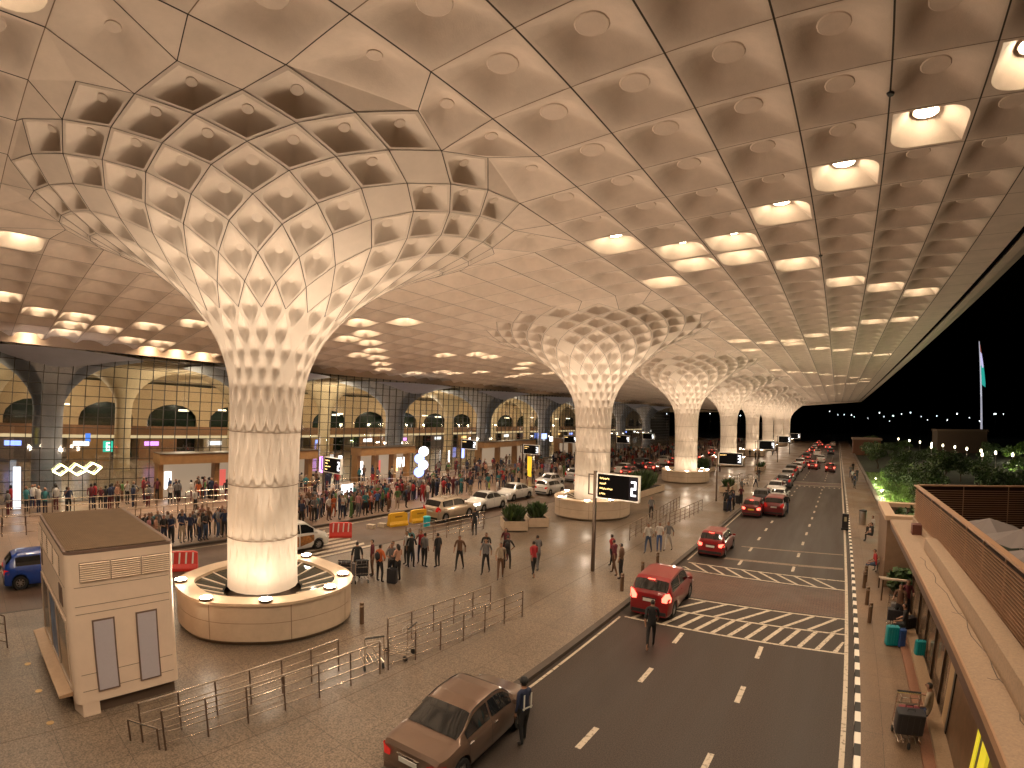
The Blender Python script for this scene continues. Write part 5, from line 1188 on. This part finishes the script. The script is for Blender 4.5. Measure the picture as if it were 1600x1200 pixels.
def suitcase(x, y, z, rz, d, m, label, upright=True, rx=0.):
    t = thing('suitcase', (x, y, z), label, 'suitcase', None, R(rz)); t.rotation_euler[0] = R(rx); b = MB(); w_, dp, h = d
    pts = []
    for cx_, cy_, a0 in ((w_ / 2 - .05, -dp / 2 + .05, -90), (w_ / 2 - .05, dp / 2 - .05, 0), (-w_ / 2 + .05, dp / 2 - .05, 90), (-w_ / 2 + .05, -dp / 2 + .05, 180)):
        for k_ in range(4): a = R(a0 + 30 * k_); pts.append((cx_ + .05 * math.cos(a), cy_ + .05 * math.sin(a)))
    b.prism([(p * .96, q * .94) for p, q in pts], .03, .05); b.prism(pts, .05, h - .02); b.prism([(p * .96, q * .94) for p, q in pts], h - .02, h); b.build('shell', m, t, smooth=R(40))
    r = MB()
    for i in range(4): r.box((lin(-w_ * .32, w_ * .32, i / 3), -dp / 2 - .004, h / 2), (.025, .014, h * .8))
    r.build('ribs', m, t); g = MB(); g.tube([(-.08, 0, h), (-.08, 0, h + .05), (.08, 0, h + .05), (.08, 0, h)], .012, 5); g.build('handle', M_plastic, t)
    for sx in (1, -1): w2 = MB(); w2.lathe([(.001, -.012), (.028, -.012), (.028, .012), (.001, .012)], n=8, axis='X'); w2.build('wheel', M_tyre, t, loc=(sx * w_ * .38, 0, .028))
    return t
S_blk = mat('case_black', (.018, .017, .02), .5); S_teal = mat('case_teal', (.0, .23, .26), .35); S_blue = mat('case_blue', (.02, .06, .2), .4); S_gry = mat('case_grey', (.13, .12, .12), .5); S_red = mat('case_maroon', (.2, .02, .03), .5)
trolley(-10.75, 8.75, 65, 'empty luggage trolley standing between the near handrails, nearer the viewer'); trolley(-10.6, 9.7, 110, 'empty luggage trolley between the near handrails, farther from the viewer')
trolley(-17.0, 12.55, 40, 'loaded trolley with a round-patterned bag beside the nearest plinth'); suitcase(-17.05, 12.45, .36, 40, (.5, .3, .62), S_blk, 'black suitcase standing on the trolley by the nearest plinth'); suitcase(-16.8, 12.75, .40, 40, (.45, .22, .5), S_gry, 'grey bag leaning on the trolley by the nearest plinth')
trolley(-16.6, 12.95, 60, 'second loaded trolley left of the person in black'); suitcase(-16.6, 13.0, .36, 60, (.5, .3, .66), S_blk, 'black suitcase on the second trolley of the standing group')
suitcase(-15.55, 13.75, .12, 20, (.42, .26, .62), S_blk, 'black suitcase at the feet of the woman in peach')
trolley(2.1, 12.75, 185, 'luggage trolley loaded with a big black suitcase on the right pavement'); suitcase(2.1, 12.62, .38, 5, (.62, .38, .52), S_blk, 'big black suitcase on the right-hand trolley'); suitcase(2.1, 12.98, .38, 5, (.48, .18, .44), S_red, 'dark red bag behind the black suitcase on the right-hand trolley')
suitcase(2.12, 18.5, .12, 12, (.40, .27, .64), S_teal, 'teal suitcase standing on the right pavement'); suitcase(2.42, 18.45, .12, 12, (.22, .26, .6), S_blue, 'dark blue suitcase beside the teal one'); suitcase(2.88, 17.6, .12, 12, (.3, .24, .6), S_teal, 'second teal suitcase close to the glass under the slab')
trolley(2.35, 20.3, 175, 'trolley piled with bags behind the teal suitcase'); suitcase(2.35, 20.25, .36, -5, (.55, .35, .42), S_blk, 'black bag on the trolley behind the teal suitcase'); suitcase(2.4, 20.65, .36, -5, (.4, .3, .5), S_gry, 'grey bag on the trolley behind the teal suitcase'); suitcase(2.75, 19.9, .12, 40, (.5, .35, .55), S_blk, 'large black bag on the floor under the slab edge')
for i, (x, y) in enumerate(((-7.9, 41.0), (-8.2, 42.6), (-7.7, 45.1))): suitcase(x, y, .12, 30 * i, (.5, .4, .7), S_blk, f'black luggage pile with the group waiting at the kerb, {nth(i)} outward')
for i, (x, y, rz) in enumerate(((-9.2, 57.6, 20), (-9.6, 59.0, 60), (-9.2, 60.6, 15), (-10.0, 51.8, 40))): trolley(x, y, rz, f'parked trolley by the far railings on the pavement, {nth(i)} outward')
# ================================================================ PLANTERS AND HEDGES
M_plant = mat('planter_concrete', (.50, .38, .27), .6, noise=.08, nscale=3); M_soil = mat('soil', (.03, .02, .014), .9)
LEAF = [mat('leaf_dark', (.045, .075, .028), .5, noise=.4, nscale=2), mat('leaf_mid', (.055, .10, .025), .5, noise=.4, nscale=2), mat('leaf_lamplit_lime', (.12, .22, .03), .5, noise=.3, nscale=2)]  # lime leaf carries the lamplit tone of lit trees and lawn in its colour
def leaves(m, c, r, n, s, rg, blade=False, mi=None):
    for i in range(n):
        while True:
            p = Vector((rg.uniform(-1, 1), rg.uniform(-1, 1), rg.uniform(-1, 1)))
            if .15 < p.length < 1: break
        q = Vector((c[0] + p.x * r[0], c[1] + p.y * r[1], c[2] + p.z * r[2])); a = Vector((rg.gauss(0, 1), rg.gauss(0, 1), rg.gauss(0, .6))).normalized()
        if blade: a = (Vector((p.x, p.y, 0)) * .8 + Vector((rg.gauss(0, .3), rg.gauss(0, .3), 1.1))).normalized()
        b = a.cross(Vector((rg.gauss(0, 1), rg.gauss(0, 1), rg.gauss(0, 1)))).normalized(); k = s * rg.uniform(.6, 1.3); w_ = k * (.12 if blade else .38)
        m.add([q - a * k * .5, q + b * w_, q + a * k * .6, q - b * w_], [(0, 1, 2, 3)], mi if mi is not None else (0 if rg.random() < .6 else 1))
def planter(x, y, L, W, rz, label, h=.62, n=420, ph=.85, z=.12, cat='planter'):
    t = thing('planter', (x, y, z), label, cat, 'planters on the pavement', R(rz)); b = MB()
    for a_, c_ in (((-L / 2, -W / 2), (L / 2, -W / 2 + .08)), ((-L / 2, W / 2 - .08), (L / 2, W / 2)), ((-L / 2, -W / 2 + .08), (-L / 2 + .08, W / 2 - .08)), ((L / 2 - .08, -W / 2 + .08), (L / 2, W / 2 - .08))): b.span((*a_, .06), (*c_, h))
    b.build('planter_box', M_plant, t); b = MB(); b.span((-L / 2 + .08, -W / 2 + .08, .06), (L / 2 - .08, W / 2 - .08, h - .07)); b.build('soil', M_soil, t)
    b = MB(); b.span((-L / 2 + .06, -W / 2 + .06, 0), (L / 2 - .06, W / 2 - .06, .06)); b.build('foot', M_kerb, t)
    rg = random.Random(int(x * 10 + y)); b = MB(); leaves(b, (0, 0, h + ph * .42), (L / 2 * .95, W / 2 * .95, ph * .5), n, .55, rg, blade=True); b.build('foliage', [LEAF[0], LEAF[1]], t); return t
planter(-17.5, 25.3, 1.5, 1.5, 45, 'square concrete planter with dark spiky plants left of the second plinth'); planter(-16.9, 27.0, 1.3, 1.3, 45, 'smaller concrete planter just behind the first one')
planter(-16.3, 43.5, 9.5, 1.6, 88, 'long concrete planter with a tall dark hedge right of the second column', n=1900, ph=1.7)
planter(-10.0, 52.3, 1.1, 3.4, 0, 'plain pale planter box below the number 3 sign', n=200, ph=.5); planter(-10.2, 77.0, 1.2, 3.2, 0, 'pale planter box by the number 4 sign', n=160, ph=.5); planter(-16.5, 67.5, 8, 1.6, 88, 'far long planter with hedge beyond the third column', n=900, ph=1.3)
# ================================================================ RIGHT-HAND BUILDING
M_slabt = mat('slab_granite', (.27, .185, .12), .6, noise=.18, nscale=25, bump=.1, bscale=70); M_brown = mat('fascia_brown', (.075, .035, .018), .5); M_timb = mat('fence_slat', (.27, .145, .078), .5, noise=.12, nscale=4); M_timb2 = mat('fence_frame', (.30, .17, .095), .45)
rb = thing('roof_terrace_block', (0, 0, 0), 'low brown stone building on the right with an overhanging granite slab roof', 'building')
b = MB(); b.add([(2.2, 2, 3.62), (3.34, 2, 3.62), (3.34, 22.4, 3.62), (2.12, 22.2, 3.62), (2.2, 2, 3.50), (3.34, 2, 3.50), (3.34, 22.4, 3.50), (2.12, 22.2, 3.50)], [(0, 1, 2, 3), (4, 7, 6, 5), (0, 3, 7, 4), (3, 2, 6, 7), (0, 4, 5, 1), (1, 5, 6, 2)]); b.build('roof_slab', M_slabt, rb)
b = MB(); b.add([(2.19, 2, 3.5), (2.30, 2, 3.5), (2.22, 22.2, 3.5), (2.11, 22.2, 3.5), (2.19, 2, 3.3), (2.30, 2, 3.3), (2.22, 22.2, 3.3), (2.11, 22.2, 3.3)], [(0, 3, 7, 4), (4, 7, 6, 5), (1, 5, 6, 2), (0, 4, 5, 1), (3, 2, 6, 7)]); b.build('slab_fascia', M_brown, rb)
b = MB(); b.add([(2.165, 2, 3.63), (2.2, 2, 3.63), (2.12, 22.2, 3.63), (2.085, 22.2, 3.63), (2.165, 2, 3.52), (2.085, 22.2, 3.52)], [(0, 1, 2, 3), (0, 3, 5, 4)]); b.build('slab_edge_trim', M_timb2, rb)
b = MB(); b.span((2.62, 2, 3.62), (2.98, 17.2, 3.98)); b.build('parapet_kerb', M_slabt, rb); b = MB(); b.span((2.86, 17.2, 3.62), (2.98, 21.8, 3.86)); b.build('parapet_kerb', M_slabt, rb)
b = MB(); b.span((2.55, 19.4, 3.62), (2.85, 19.8, 3.95)); b.build('vent_box', mat('vent_rust', (.10, .03, .02), .6), rb)
b = MB()   # hairline cracks in the slab
rc = random.Random(3)
def crack(pts):
    for (xa, ya), (xb, yb) in zip(pts, pts[1:]): d = Vector((xb - xa, yb - ya)).normalized() * .008; b.add([(xa - d.y, ya + d.x, 3.624), (xa + d.y, ya - d.x, 3.624), (xb + d.y, yb - d.x, 3.624), (xb - d.y, yb + d.x, 3.624)], [(0, 1, 2, 3)])
P = [(2.40 + .05 * math.sin(i * 1.7) + rc.uniform(-.03, .03) + .012 * i, 16.2 - i * .42) for i in range(26)]; crack(P); crack([(2.40, 11.6), (2.5, 11.5), (2.6, 11.55)]); crack([(2.42, 8.6), (2.52, 8.55), (2.62, 8.62)]); b.build('slab_crack', M_joint, rb)
# walls below the slab
M_wallst = mat('wall_stone_dark', (.13, .07, .035), .35, noise=.35, nscale=3.2); 
b = MB(); b.span((3.0, 2, .12), (3.3, 13.1, 3.5)); b.build('stone_wall', M_wallst, rb); b = MB(); b.span((2.97, 12.95, .12), (3.02, 13.1, 3.5)); b.build('wall_edge', M_black, rb); b = MB(); b.span((2.99, 13.1, .12), (3.03, 13.7, 3.5)); b.build('lit_jamb', mat('jamb_tan', (.45, .30, .16), .5), rb)
b = MB(); b.span((3.10, 13.7, .12), (3.13, 22, 3.5)); b.build('shop_glass', mat('shop_glass', (.22, .15, .10), .12, spec=.8), rb)
for y in (14.8, 16.3, 18.0, 19.8, 21.9): b = MB(); b.span((3.03, y - .04, .12), (3.14, y + .04, 3.5)); b.build('glazing_bar', M_darksteel, rb)
b = MB(); b.span((2.66, 2, .12), (2.99, 22, .30)); b.build('step_ledge', mat('ledge_granite', (.30, .20, .12), .5, noise=.2, nscale=20), rb); b = MB(); b.span((2.40, 2, .12), (2.66, 22, .19)); b.build('step_ledge', mat('ledge_red', (.20, .09, .05), .5, noise=.2, nscale=20), rb)
b = MB(); b.span((3.3, 2.2, .12), (3.34, 22, 3.49)); b.span((3.34, 2.2, .0), (6.5, 21.9, 2.2)); b.build('building_core', M_wallst, rb)
for y0, y1, w_ in ((9.55, 10.35, 0), (8.2, 8.8, 0)):
    b = MB(); b.span((2.93, y0, .12), (2.995, y0 + .38, 2.72)); b.span((2.93, y1 - .2, .12), (2.995, y1, 2.72)) if y0 > 9 else None; b.span((2.94, y0, 2.5), (2.99, y1, 2.72)); b.build('yellow_board', mat('board_yellow', (.80, .66, .02), .45, emis=(1, .85, .05), es=.35), rb)
b = MB(); b.span((2.95, 9.93, .12), (2.985, 10.15, 2.49)); 
b.build('dark_picture', mat('board_picture', (.06, .04, .05), .3, noise=.9, nscale=6), rb)
# slatted fences on the roof
def slat_fence(a, b_, z0, z1, label, nposts, name='slatted_fence', out=1):
    a, b_ = Vector((*a, z0)), Vector((*b_, z0)); d = b_ - a; L = d.length; u = d / L; nrm = Vector((u.y, -u.x, 0)) * out
    t = thing(name, a, label, 'fence', 'brown slatted fences on the roof'); n = 19; h = z1 - z0; s = MB()
    for i in range(n):
        z = .05 + i * (h - .12) / n; p = nrm * .02
        s.add([p + Vector((0, 0, z)), d + p + Vector((0, 0, z)), d + p + nrm * .05 + Vector((0, 0, z + .0)), p + nrm * .05 + Vector((0, 0, z + .0)), p + Vector((0, 0, z - .022)), d + p + Vector((0, 0, z - .022)), d + p + nrm * .05 + Vector((0, 0, z - .01)), p + nrm * .05 + Vector((0, 0, z - .01))], [(0, 1, 2, 3), (4, 7, 6, 5), (2, 3, 7, 6), (0, 1, 5, 4)])
    s.build('slats', M_timb, t)
    for i in range(nposts): p = d * (i / (nposts - 1)); s = MB(); s.tube([p, p + Vector((0, 0, h))], .022, 4); s.build('post', M_timb2, t)
    s = MB(); s.add([nrm * -.05 + Vector((0, 0, h)), d - nrm * .05 + Vector((0, 0, h)), d + nrm * .1 + Vector((0, 0, h)), nrm * .1 + Vector((0, 0, h)), nrm * -.05 + Vector((0, 0, h + .05)), d - nrm * .05 + Vector((0, 0, h + .05)), d + nrm * .1 + Vector((0, 0, h + .05)), nrm * .1 + Vector((0, 0, h + .05))], [(0, 1, 2, 3), (4, 5, 6, 7), (0, 4, 5, 1), (3, 2, 6, 7), (0, 3, 7, 4), (1, 5, 6, 2)]); s.build('top_rail', M_timb2, t)
    s = MB(); s.add([-nrm * .05, d - nrm * .05, d - nrm * .05 + Vector((0, 0, h)), -nrm * .05 + Vector((0, 0, h))], [(0, 1, 2, 3)]); s.build('gap_shade_sheet', mat('fence_gap_shade', (.035, .016, .01), .8), t); return t  # near-black sheet put in for the shade between the slats
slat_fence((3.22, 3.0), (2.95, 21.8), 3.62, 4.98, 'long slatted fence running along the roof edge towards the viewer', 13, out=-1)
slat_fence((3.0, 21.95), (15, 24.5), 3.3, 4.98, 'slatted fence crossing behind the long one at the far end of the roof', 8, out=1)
tr = thing('terrace', (0, 0, 0), 'dark terrace floor below the slatted fences with a steel handrail', 'terrace')
b = MB(); b.span((6.5, 8, .0), (24, 21.9, 2.2)); b.build('terrace_floor', mat('terrace_dark', (.05, .045, .04), .8), tr)
b = MB(); b.tube([(4.3, 20.6, 3.6), (5.0, 17.0, 3.6), (6.2, 12.5, 3.6)], .03, 6); b.tube([(4.3, 20.6, 3.6), (3.4, 21.2, 3.6), (3.3, 21.6, 3.6)], .035, 6)
for p in ((4.3, 20.6), (5.0, 17.0), (6.2, 12.5)): b.tube([(*p, 2.2), (*p, 3.6)], .02, 5)
b.build('handrail', M_rail, tr)
um0 = None
for i, (x, y) in enumerate(((5.2, 20.4), (5.7, 18.5), (5.5, 15.9), (7.4, 20.2))):
    lab = f'grey folded parasol standing on the terrace behind the slatted fence, {nth(i)}'
    if um0 is None:
        um0 = thing('parasol', (x, y, 2.2), lab, 'parasol', 'parasols on the terrace'); m = MB(); m.tube([(0, 0, 0), (0, 0, 1.9)], .03, 6); m.build('pole', M_steel, um0)
        m = MB(); n = 12; m.add([(0, 0, 1.95)] + [(1.15 * math.cos(2 * math.pi * k_ / n), 1.15 * math.sin(2 * math.pi * k_ / n), 1.55 + .08 * (k_ % 2)) for k_ in range(n)], [(0, 1 + k_, 1 + (k_ + 1) % n) for k_ in range(n)]); m.build('canopy', mat('parasol_grey', (.16, .13, .12), .8), um0)
    else: copy_tree(um0, (x, y, 2.2), lab)
# stone planter box at the end of the building
sb = thing('stone_planter_wall', (0, 0, 0), 'brown stone box with a raised rim at the far end of the slab roof', 'planter')
b = MB(); b.span((2.25, 25.2, .12), (2.5, 29.5, 3.1)); b.span((2.5, 25.2, .12), (6.2, 25.5, 3.1)); b.span((2.5, 29.2, .12), (6.2, 29.5, 3.1)); b.build('stone_wall', mat('box_stone', (.19, .115, .068), .6, noise=.12, nscale=3), sb)
b = MB(); b.span((2.15, 25.05, 3.1), (2.6, 29.6, 3.3)); b.span((2.6, 25.05, 3.1), (6.3, 25.6, 3.3)); b.span((2.6, 29.1, 3.1), (6.3, 29.6, 3.3)); b.build('rim', mat('rim_stone', (.5, .34, .22), .5), sb)
b = MB(); b.span((2.5, 25.5, 2.7), (6.2, 29.2, 2.9)); b.build('soil', M_soil, sb)
b = MB(); leaves(b, (4.2, 27.3, 3.05), (1.5, 1.5, .3), 260, .35, random.Random(5)); b.build('foliage', [LEAF[0], LEAF[1]], sb)
bn = thing('slatted_bench', (1.9, 24.1, .12), 'pale slatted bench rails between the slab and the stone box', 'bench')
for i in range(5): b = MB(); b.span((.15, -.9 + i * .42, .86 - .1 * i), (1.2, -.78 + i * .42, .92 - .1 * i)); b.build('slat', mat('bench_slat', (.55, .44, .34), .4), bn)
for x in (.18, 1.15): b = MB(); b.tube([(x, -.9, 0), (x, -.9, .86)], .03, 5); b.tube([(x, .9, 0), (x, .9, .46)], .03, 5); b.build('leg', M_darksteel, bn)
b = MB(); leaves(b, (2.9, 26.2 - 1.9, .75), (.55, .5, .5), 380, .3, random.Random(8)); tag(b.build('shrub', [LEAF[0], LEAF[1]]), 'dark green shrub behind the slatted bench under the slab', 'shrub')
# litter bins, black ballot-like box
bx = thing('control_box', (.75, 38.4, 0), 'black free-standing control box at the right edge of the road', 'box'); m = MB(); m.box((0, 0, .62), (.42, .3, .95)); m.box((0, 0, .07), (.5, .36, .14)); m.build('cabinet', M_black, bx); m = MB(); m.box((0, -.155, .75), (.16, .02, .3)); m.build('face_plate', mat('plate_pale', (.35, .32, .2), .4), bx)
bb = thing('litter_bin', (1.95, 40.3, .12), 'steel litter bin on the right pavement near the black control box', 'bin'); m = MB(); m.lathe([(.24, 0), (.26, .85), (.26, .95)], n=18); m.build('bin_body', M_steel, bb, smooth=R(40)); m = MB(); m.lathe([(.27, .95), (.27, 1.02), (.1, 1.08), (.001, 1.1)], n=18); m.build('lid', M_black, bb)
# ================================================================ GARDEN, TREES, FAR LIGHTS
surf('garden_bed', flat(4.0, 30, 300, 420, -.01), mat('garden_soil', (.02, .026, .012), .95, noise=.5, nscale=.5))
slab('garden_kerb', 3.6, 30, 4.0, 215, -.02, .35, mat('garden_wall', (.12, .085, .06), .6))
lw = MB(); rg = random.Random(11)
lw.quad((4.02, 40, .03), (9, 40, .03), (9, 84, .03), (4.02, 84, .03))
lg = MB()
for i in range(5200):
    x, y = rg.uniform(4.0, 8.6), rg.uniform(42, 84); a = rg.uniform(0, 6.28); s_ = rg.uniform(.10, .22); lg.add([(x, y, .03), (x + .05 * math.cos(a), y + .05 * math.sin(a), .03), (x + rg.gauss(0, .05), y + rg.gauss(0, .05), .03 + s_)], [(0, 1, 2)])
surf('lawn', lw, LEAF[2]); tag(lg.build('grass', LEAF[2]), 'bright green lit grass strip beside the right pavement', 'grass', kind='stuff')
M_bark = mat('bark', (.09, .06, .04), .9, noise=.3, nscale=6)
def tree_proto(name, H, cr, seed, nl, ls, mats, label, cat='tree', group='garden trees beyond the fences', conic=False):
    rg = random.Random(seed); t = thing(name, (0, 0, 0), label, cat, group); m = MB(); pts = [(0, 0, 0)]
    for i in range(1, 6): pts.append((rg.gauss(0, .09) * i, rg.gauss(0, .09) * i, H * .62 * i / 5))
    m.tube(pts, [.16 * H / 5, .13 * H / 5, .11 * H / 5, .08 * H / 5, .06 * H / 5, .03 * H / 5], 7); tips = []
    for i in range(9):
        b0 = Vector(pts[2 + i % 4]); a = rg.uniform(0, 6.28); l = cr * rg.uniform(.5, .95); e = b0 + Vector((math.cos(a) * l, math.sin(a) * l, rg.uniform(.3, .9) * cr * .8)); md = b0.lerp(e, .5) + Vector((0, 0, .12)); m.tube([b0, md, e], [.05 * H / 5, .035 * H / 5, .012], 5); tips.append(e)
    m.build('trunk', M_bark, t, smooth=R(60)); c = MB(); tips.append(Vector(pts[-1]) + Vector((0, 0, .4)))
    for i in range(14): tips.append(Vector((rg.gauss(0, cr * .42), rg.gauss(0, cr * .42), H * rg.uniform(.45, .92))))
    for e in tips: k = rg.uniform(.28, .5) * cr; leaves(c, e, (k, k, k * .75), nl // len(tips), ls, rg, mi=None if rg.random() < .75 else 1)
    c.build('crown', mats, t); return t
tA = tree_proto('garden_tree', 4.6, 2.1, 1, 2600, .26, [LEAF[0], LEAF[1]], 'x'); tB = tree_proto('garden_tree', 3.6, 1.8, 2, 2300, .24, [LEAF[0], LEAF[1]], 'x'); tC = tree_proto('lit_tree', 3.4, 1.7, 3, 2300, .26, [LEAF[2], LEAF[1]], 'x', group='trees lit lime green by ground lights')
spots = [(6.2, 60), (7.4, 50), (9.2, 44), (8.5, 56), (11.5, 47), (10.3, 63), (13.5, 54), (7.0, 71), (12.6, 70), (16.5, 48), (17.5, 60), (15.6, 76), (20, 52), (22, 66), (9.4, 84), (19.5, 84), (25.5, 58), (27, 76), (6.4, 92), (14, 97), (24, 99), (31, 66), (30, 90), (6.6, 112), (12, 122), (20, 128), (30, 120), (36, 100), (8, 140), (17, 150), (40, 78), (5.6, 38.5), (11, 38)]
for i, (x, y) in enumerate(spots):
    p = (tA, tB)[i % 2]; k = (.62, .85, .72, .95, .78)[i % 5] * (1 if y > 50 else .72); lab = f'dark garden tree beyond the slatted fences, {nth(i)} of the scattered trees'
    if i < 2: p.location = (x, y, 0); p.scale = (k, k, k); p['label'] = lab
    else: o = copy_tree(p, (x, y, 0), lab, rz=i * 1.3, scale=k)
LP = [(5.7, 47, .45), (5.9, 66, .5), (34, 118, .9), (38, 126, 1.1), (27.5, 70, .9), (30, 62, 1.05), (24.5, 84, .8), (5.2, 56, .4)]
GLD = bpy.data.lights.new('garden_beam', 'POINT'); GLD.energy = 260; GLD.color = (1, .95, .62); GLD.shadow_soft_size = .1
for i, (x, y, k) in enumerate(LP):
    lab = f'lime green tree lit from below in the garden, {nth(i)} of the lit ones'
    if i == 0: tC.location = (x, y, 0); tC.scale = (k, k, k); tC['label'] = lab
    else: copy_tree(tC, (x, y, 0), lab, rz=i * 2., scale=k)
    lo = bpy.data.objects.new('garden_beam', GLD); COL.objects.link(lo); lo.location = (x - .9, y - 1.6, .5)
GG = bpy.data.lights.new('lawn_beam', 'POINT'); GG.energy = 110; GG.color = (.95, 1, .6); GG.shadow_soft_size = .1
lp = thing('garden_lamp', (0, 0, 0), 'x', 'garden lamp', 'post lamps along the garden path'); m = MB(); m.tube([(0, 0, 0), (0, 0, 2.4)], .05, 6); m.build('post', M_steel, lp); m = MB(); m.lathe([(.001, 2.4), (.14, 2.42), (.16, 2.75), (.10, 2.9), (.001, 2.92)], n=10); m.build('lamp_head', glow('garden_lamp_glow', (1, .86, .55), 14), lp)
GP = [(17.5, 170), (19.0, 157), (20.2, 146), (21.4, 136), (22.3, 127), (23.2, 119), (24.0, 112), (24.9, 105), (25.8, 99), (26.8, 93), (22.0, 92), (25.4, 76), (29.5, 88), (32.5, 95), (31.0, 84), (18.5, 118)]
GPL = bpy.data.lights.new('lamp_beam', 'POINT'); GPL.energy = 160; GPL.color = (1, .86, .55); GPL.shadow_soft_size = .2
for i, (x, y) in enumerate(GP):
    lo = bpy.data.objects.new('lamp_beam', GPL); COL.objects.link(lo); lo.location = (x, y, 3.1)
    lab = f'glowing post lamp in the garden, {nth(i)} towards the viewer'
    if i == 0: lp.location = (x, y, 0); lp['label'] = lab
    else: copy_tree(lp, (x, y, 0), lab)
for i, (x, y) in enumerate(((4.6, 46), (4.6, 58), (4.7, 70))):
    o = thing('lawn_light', (x, y, 0), f'low lawn light by the right pavement, {nth(i)} outward', 'lawn light'); m = MB(); m.tube([(0, 0, 0), (0, 0, .5)], .035, 6); m.build('post', M_black, o); m = MB(); m.lathe([(.001, .5), (.07, .5), (.07, .58), (.001, .6)], n=8); m.build('lamp_head', MATS['garden_lamp_glow'], o); lo = bpy.data.objects.new('lawn_beam', GG); COL.objects.link(lo); lo.parent = o; lo.location = (.0, 0, .75)
# far low buildings and lamps on the horizon
fb = thing('far_building', (0, 0, 0), 'long low dark building far beyond the garden', 'building'); b = MB(); b.span((25, 150, 0), (37, 158, 5.4)); b.build('wall', mat('far_wall', (.10, .06, .04), .8), fb); b = MB(); b.span((24.8, 149.6, 5.4), (37.3, 158, 5.9)); b.build('roof', mat('far_roof', (.16, .10, .07), .8), fb)
fb = thing('far_building', (0, 0, 0), 'small low brown building at the end of the garden beside the road', 'building'); b = MB(); b.span((3.6, 128, 0), (9.5, 134, 3.4)); b.build('wall', mat('far_wall2', (.20, .09, .055), .8), fb); b = MB(); b.span((3.4, 127.7, 3.4), (9.8, 134, 3.8)); b.build('roof', mat('far_roof2', (.34, .24, .18), .8), fb)
fb = thing('far_building', (0, 0, 0), 'far flat shed with a pale lit roof edge at the right edge of the view', 'building'); b = MB(); b.span((62, 160, 0), (100, 175, 4.6)); b.build('wall', MATS['far_wall'], fb); b = MB(); b.span((61.8, 159.6, 4.6), (100, 160, 5.1)); b.build('lit_eaves', glow('eaves_glow', (.85, .9, 1), .6), fb)
rg = random.Random(13)
sl = thing('distant_lamp', (0, 0, 0), 'x', 'street lamp', 'distant lamps along the horizon'); m = MB(); m.tube([(0, 0, -12), (0, 0, 0)], .12, 4); m.build('pole', M_black, sl); m = MB(); m.lathe([(.001, -.3), (.3, -.1), (.3, .15), (.001, .3)], n=8); m.build('lamp_head', glow('distant_glow', (.85, .93, 1), 9), sl)
HLs = [(3.5, 12.5, .8), (8, 12.2, .9), (11.5, 11.5, .6), (21.5, 12.6, 1), (24, 10.5, .5), (30, 11, .7), (33.5, 11.8, .6), (38, 13.5, .9), (43, 11, .4), (52, 12, .5), (61, 13.2, .9), (70, 9.5, .5), (77, 11.6, 1.9), (83, 12.4, .8), (92, 10.5, .5), (98, 11.5, .6), (-3, 13.5, .7), (0, 11.5, .5), (15, 9.5, .4), (27, 9.0, .4), (47, 9.0, .4), (57, 9.4, .4), (66, 10.5, .5)]
HLs.sort()
for i, (x, z, k) in enumerate(HLs):
    lab = f'distant street lamp on the dark horizon, {nth(i)} going right'; loc = (x + rg.uniform(-2, 2), 330 - abs(x) * .4, z + rg.uniform(-1.2, .6)); k *= rg.choice((.3, .45, .6, .9))
    if i == 0: sl.location = loc; sl.scale = (k, k, 1); sl['label'] = lab
    else: copy_tree(sl, loc, lab, scale=(k, k, 1))
for i, (az, dist, z) in enumerate([(x_, 250, 8 + 3 * rg.random()) for x_ in range(-118, -34, 7)]):
    copy_tree(sl, (az, 240, z), f'distant lamp seen through the gaps between far columns, {nth(i)} from the left', scale=(.6, .6, .6), group='distant lamps between the columns')
for i, (x, y) in enumerate(((1.61, 11.4), (-.44, 22.6))):
    m = MB(); m.lathe([(.001, -.05), (.07, -.05), (.09, 0)], n=12); tag(m.build('ceiling_sensor', M_black, loc=(x, y, zceil(x) - .003)), ['small dark dome sensor on the ceiling rib nearest the viewer', 'small dark dome sensor on a ceiling rib farther over the road'][i], 'sensor')
# flagpole
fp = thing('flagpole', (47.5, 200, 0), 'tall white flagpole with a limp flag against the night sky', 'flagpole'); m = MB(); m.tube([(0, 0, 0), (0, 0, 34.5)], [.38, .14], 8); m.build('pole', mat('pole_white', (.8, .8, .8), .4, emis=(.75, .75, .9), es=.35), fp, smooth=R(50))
m = MB(); m.lathe([(.001, 34.5), (.3, 34.7), (.001, 35)], n=8); m.build('finial', M_rail, fp)
m = MB(); N, K = 10, 26
for i in range(K + 1):
    z = 33.4 - i * .50
    for j in range(N + 1):
        s_ = j / N; wd = .2 + 1.25 * min(1, i / K * 1.1) ** 1.2; m.v.append((.15 + wd * s_, .55 * math.sin(s_ * 9 + i * .18) * (.3 + i / K), z - s_ * (1.2 * i / K) + .2 * math.sin(s_ * 7)))
for i in range(K):
    for j in range(N): m.f.append((i * (N + 1) + j, i * (N + 1) + j + 1, (i + 1) * (N + 1) + j + 1, (i + 1) * (N + 1) + j)); m.m.append(0 if i < 5 else 1 if i < 14 else 2)
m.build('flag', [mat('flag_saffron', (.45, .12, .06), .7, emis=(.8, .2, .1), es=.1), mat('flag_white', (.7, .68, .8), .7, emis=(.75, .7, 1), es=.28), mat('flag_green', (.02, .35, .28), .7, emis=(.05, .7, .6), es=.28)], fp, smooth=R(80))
FLS = bpy.data.lights.new('flag_beam', 'SPOT'); FLS.energy = 9000; FLS.color = (.85, .9, 1); FLS.spot_size = R(25); FLS.shadow_soft_size = .2
lo = bpy.data.objects.new('flag_beam', FLS); COL.objects.link(lo); lo.location = (44, 180, .6); lo.rotation_euler = (Vector((48.5, 200, 25)) - Vector((44, 180, .6))).to_track_quat('-Z', 'Y').to_euler()
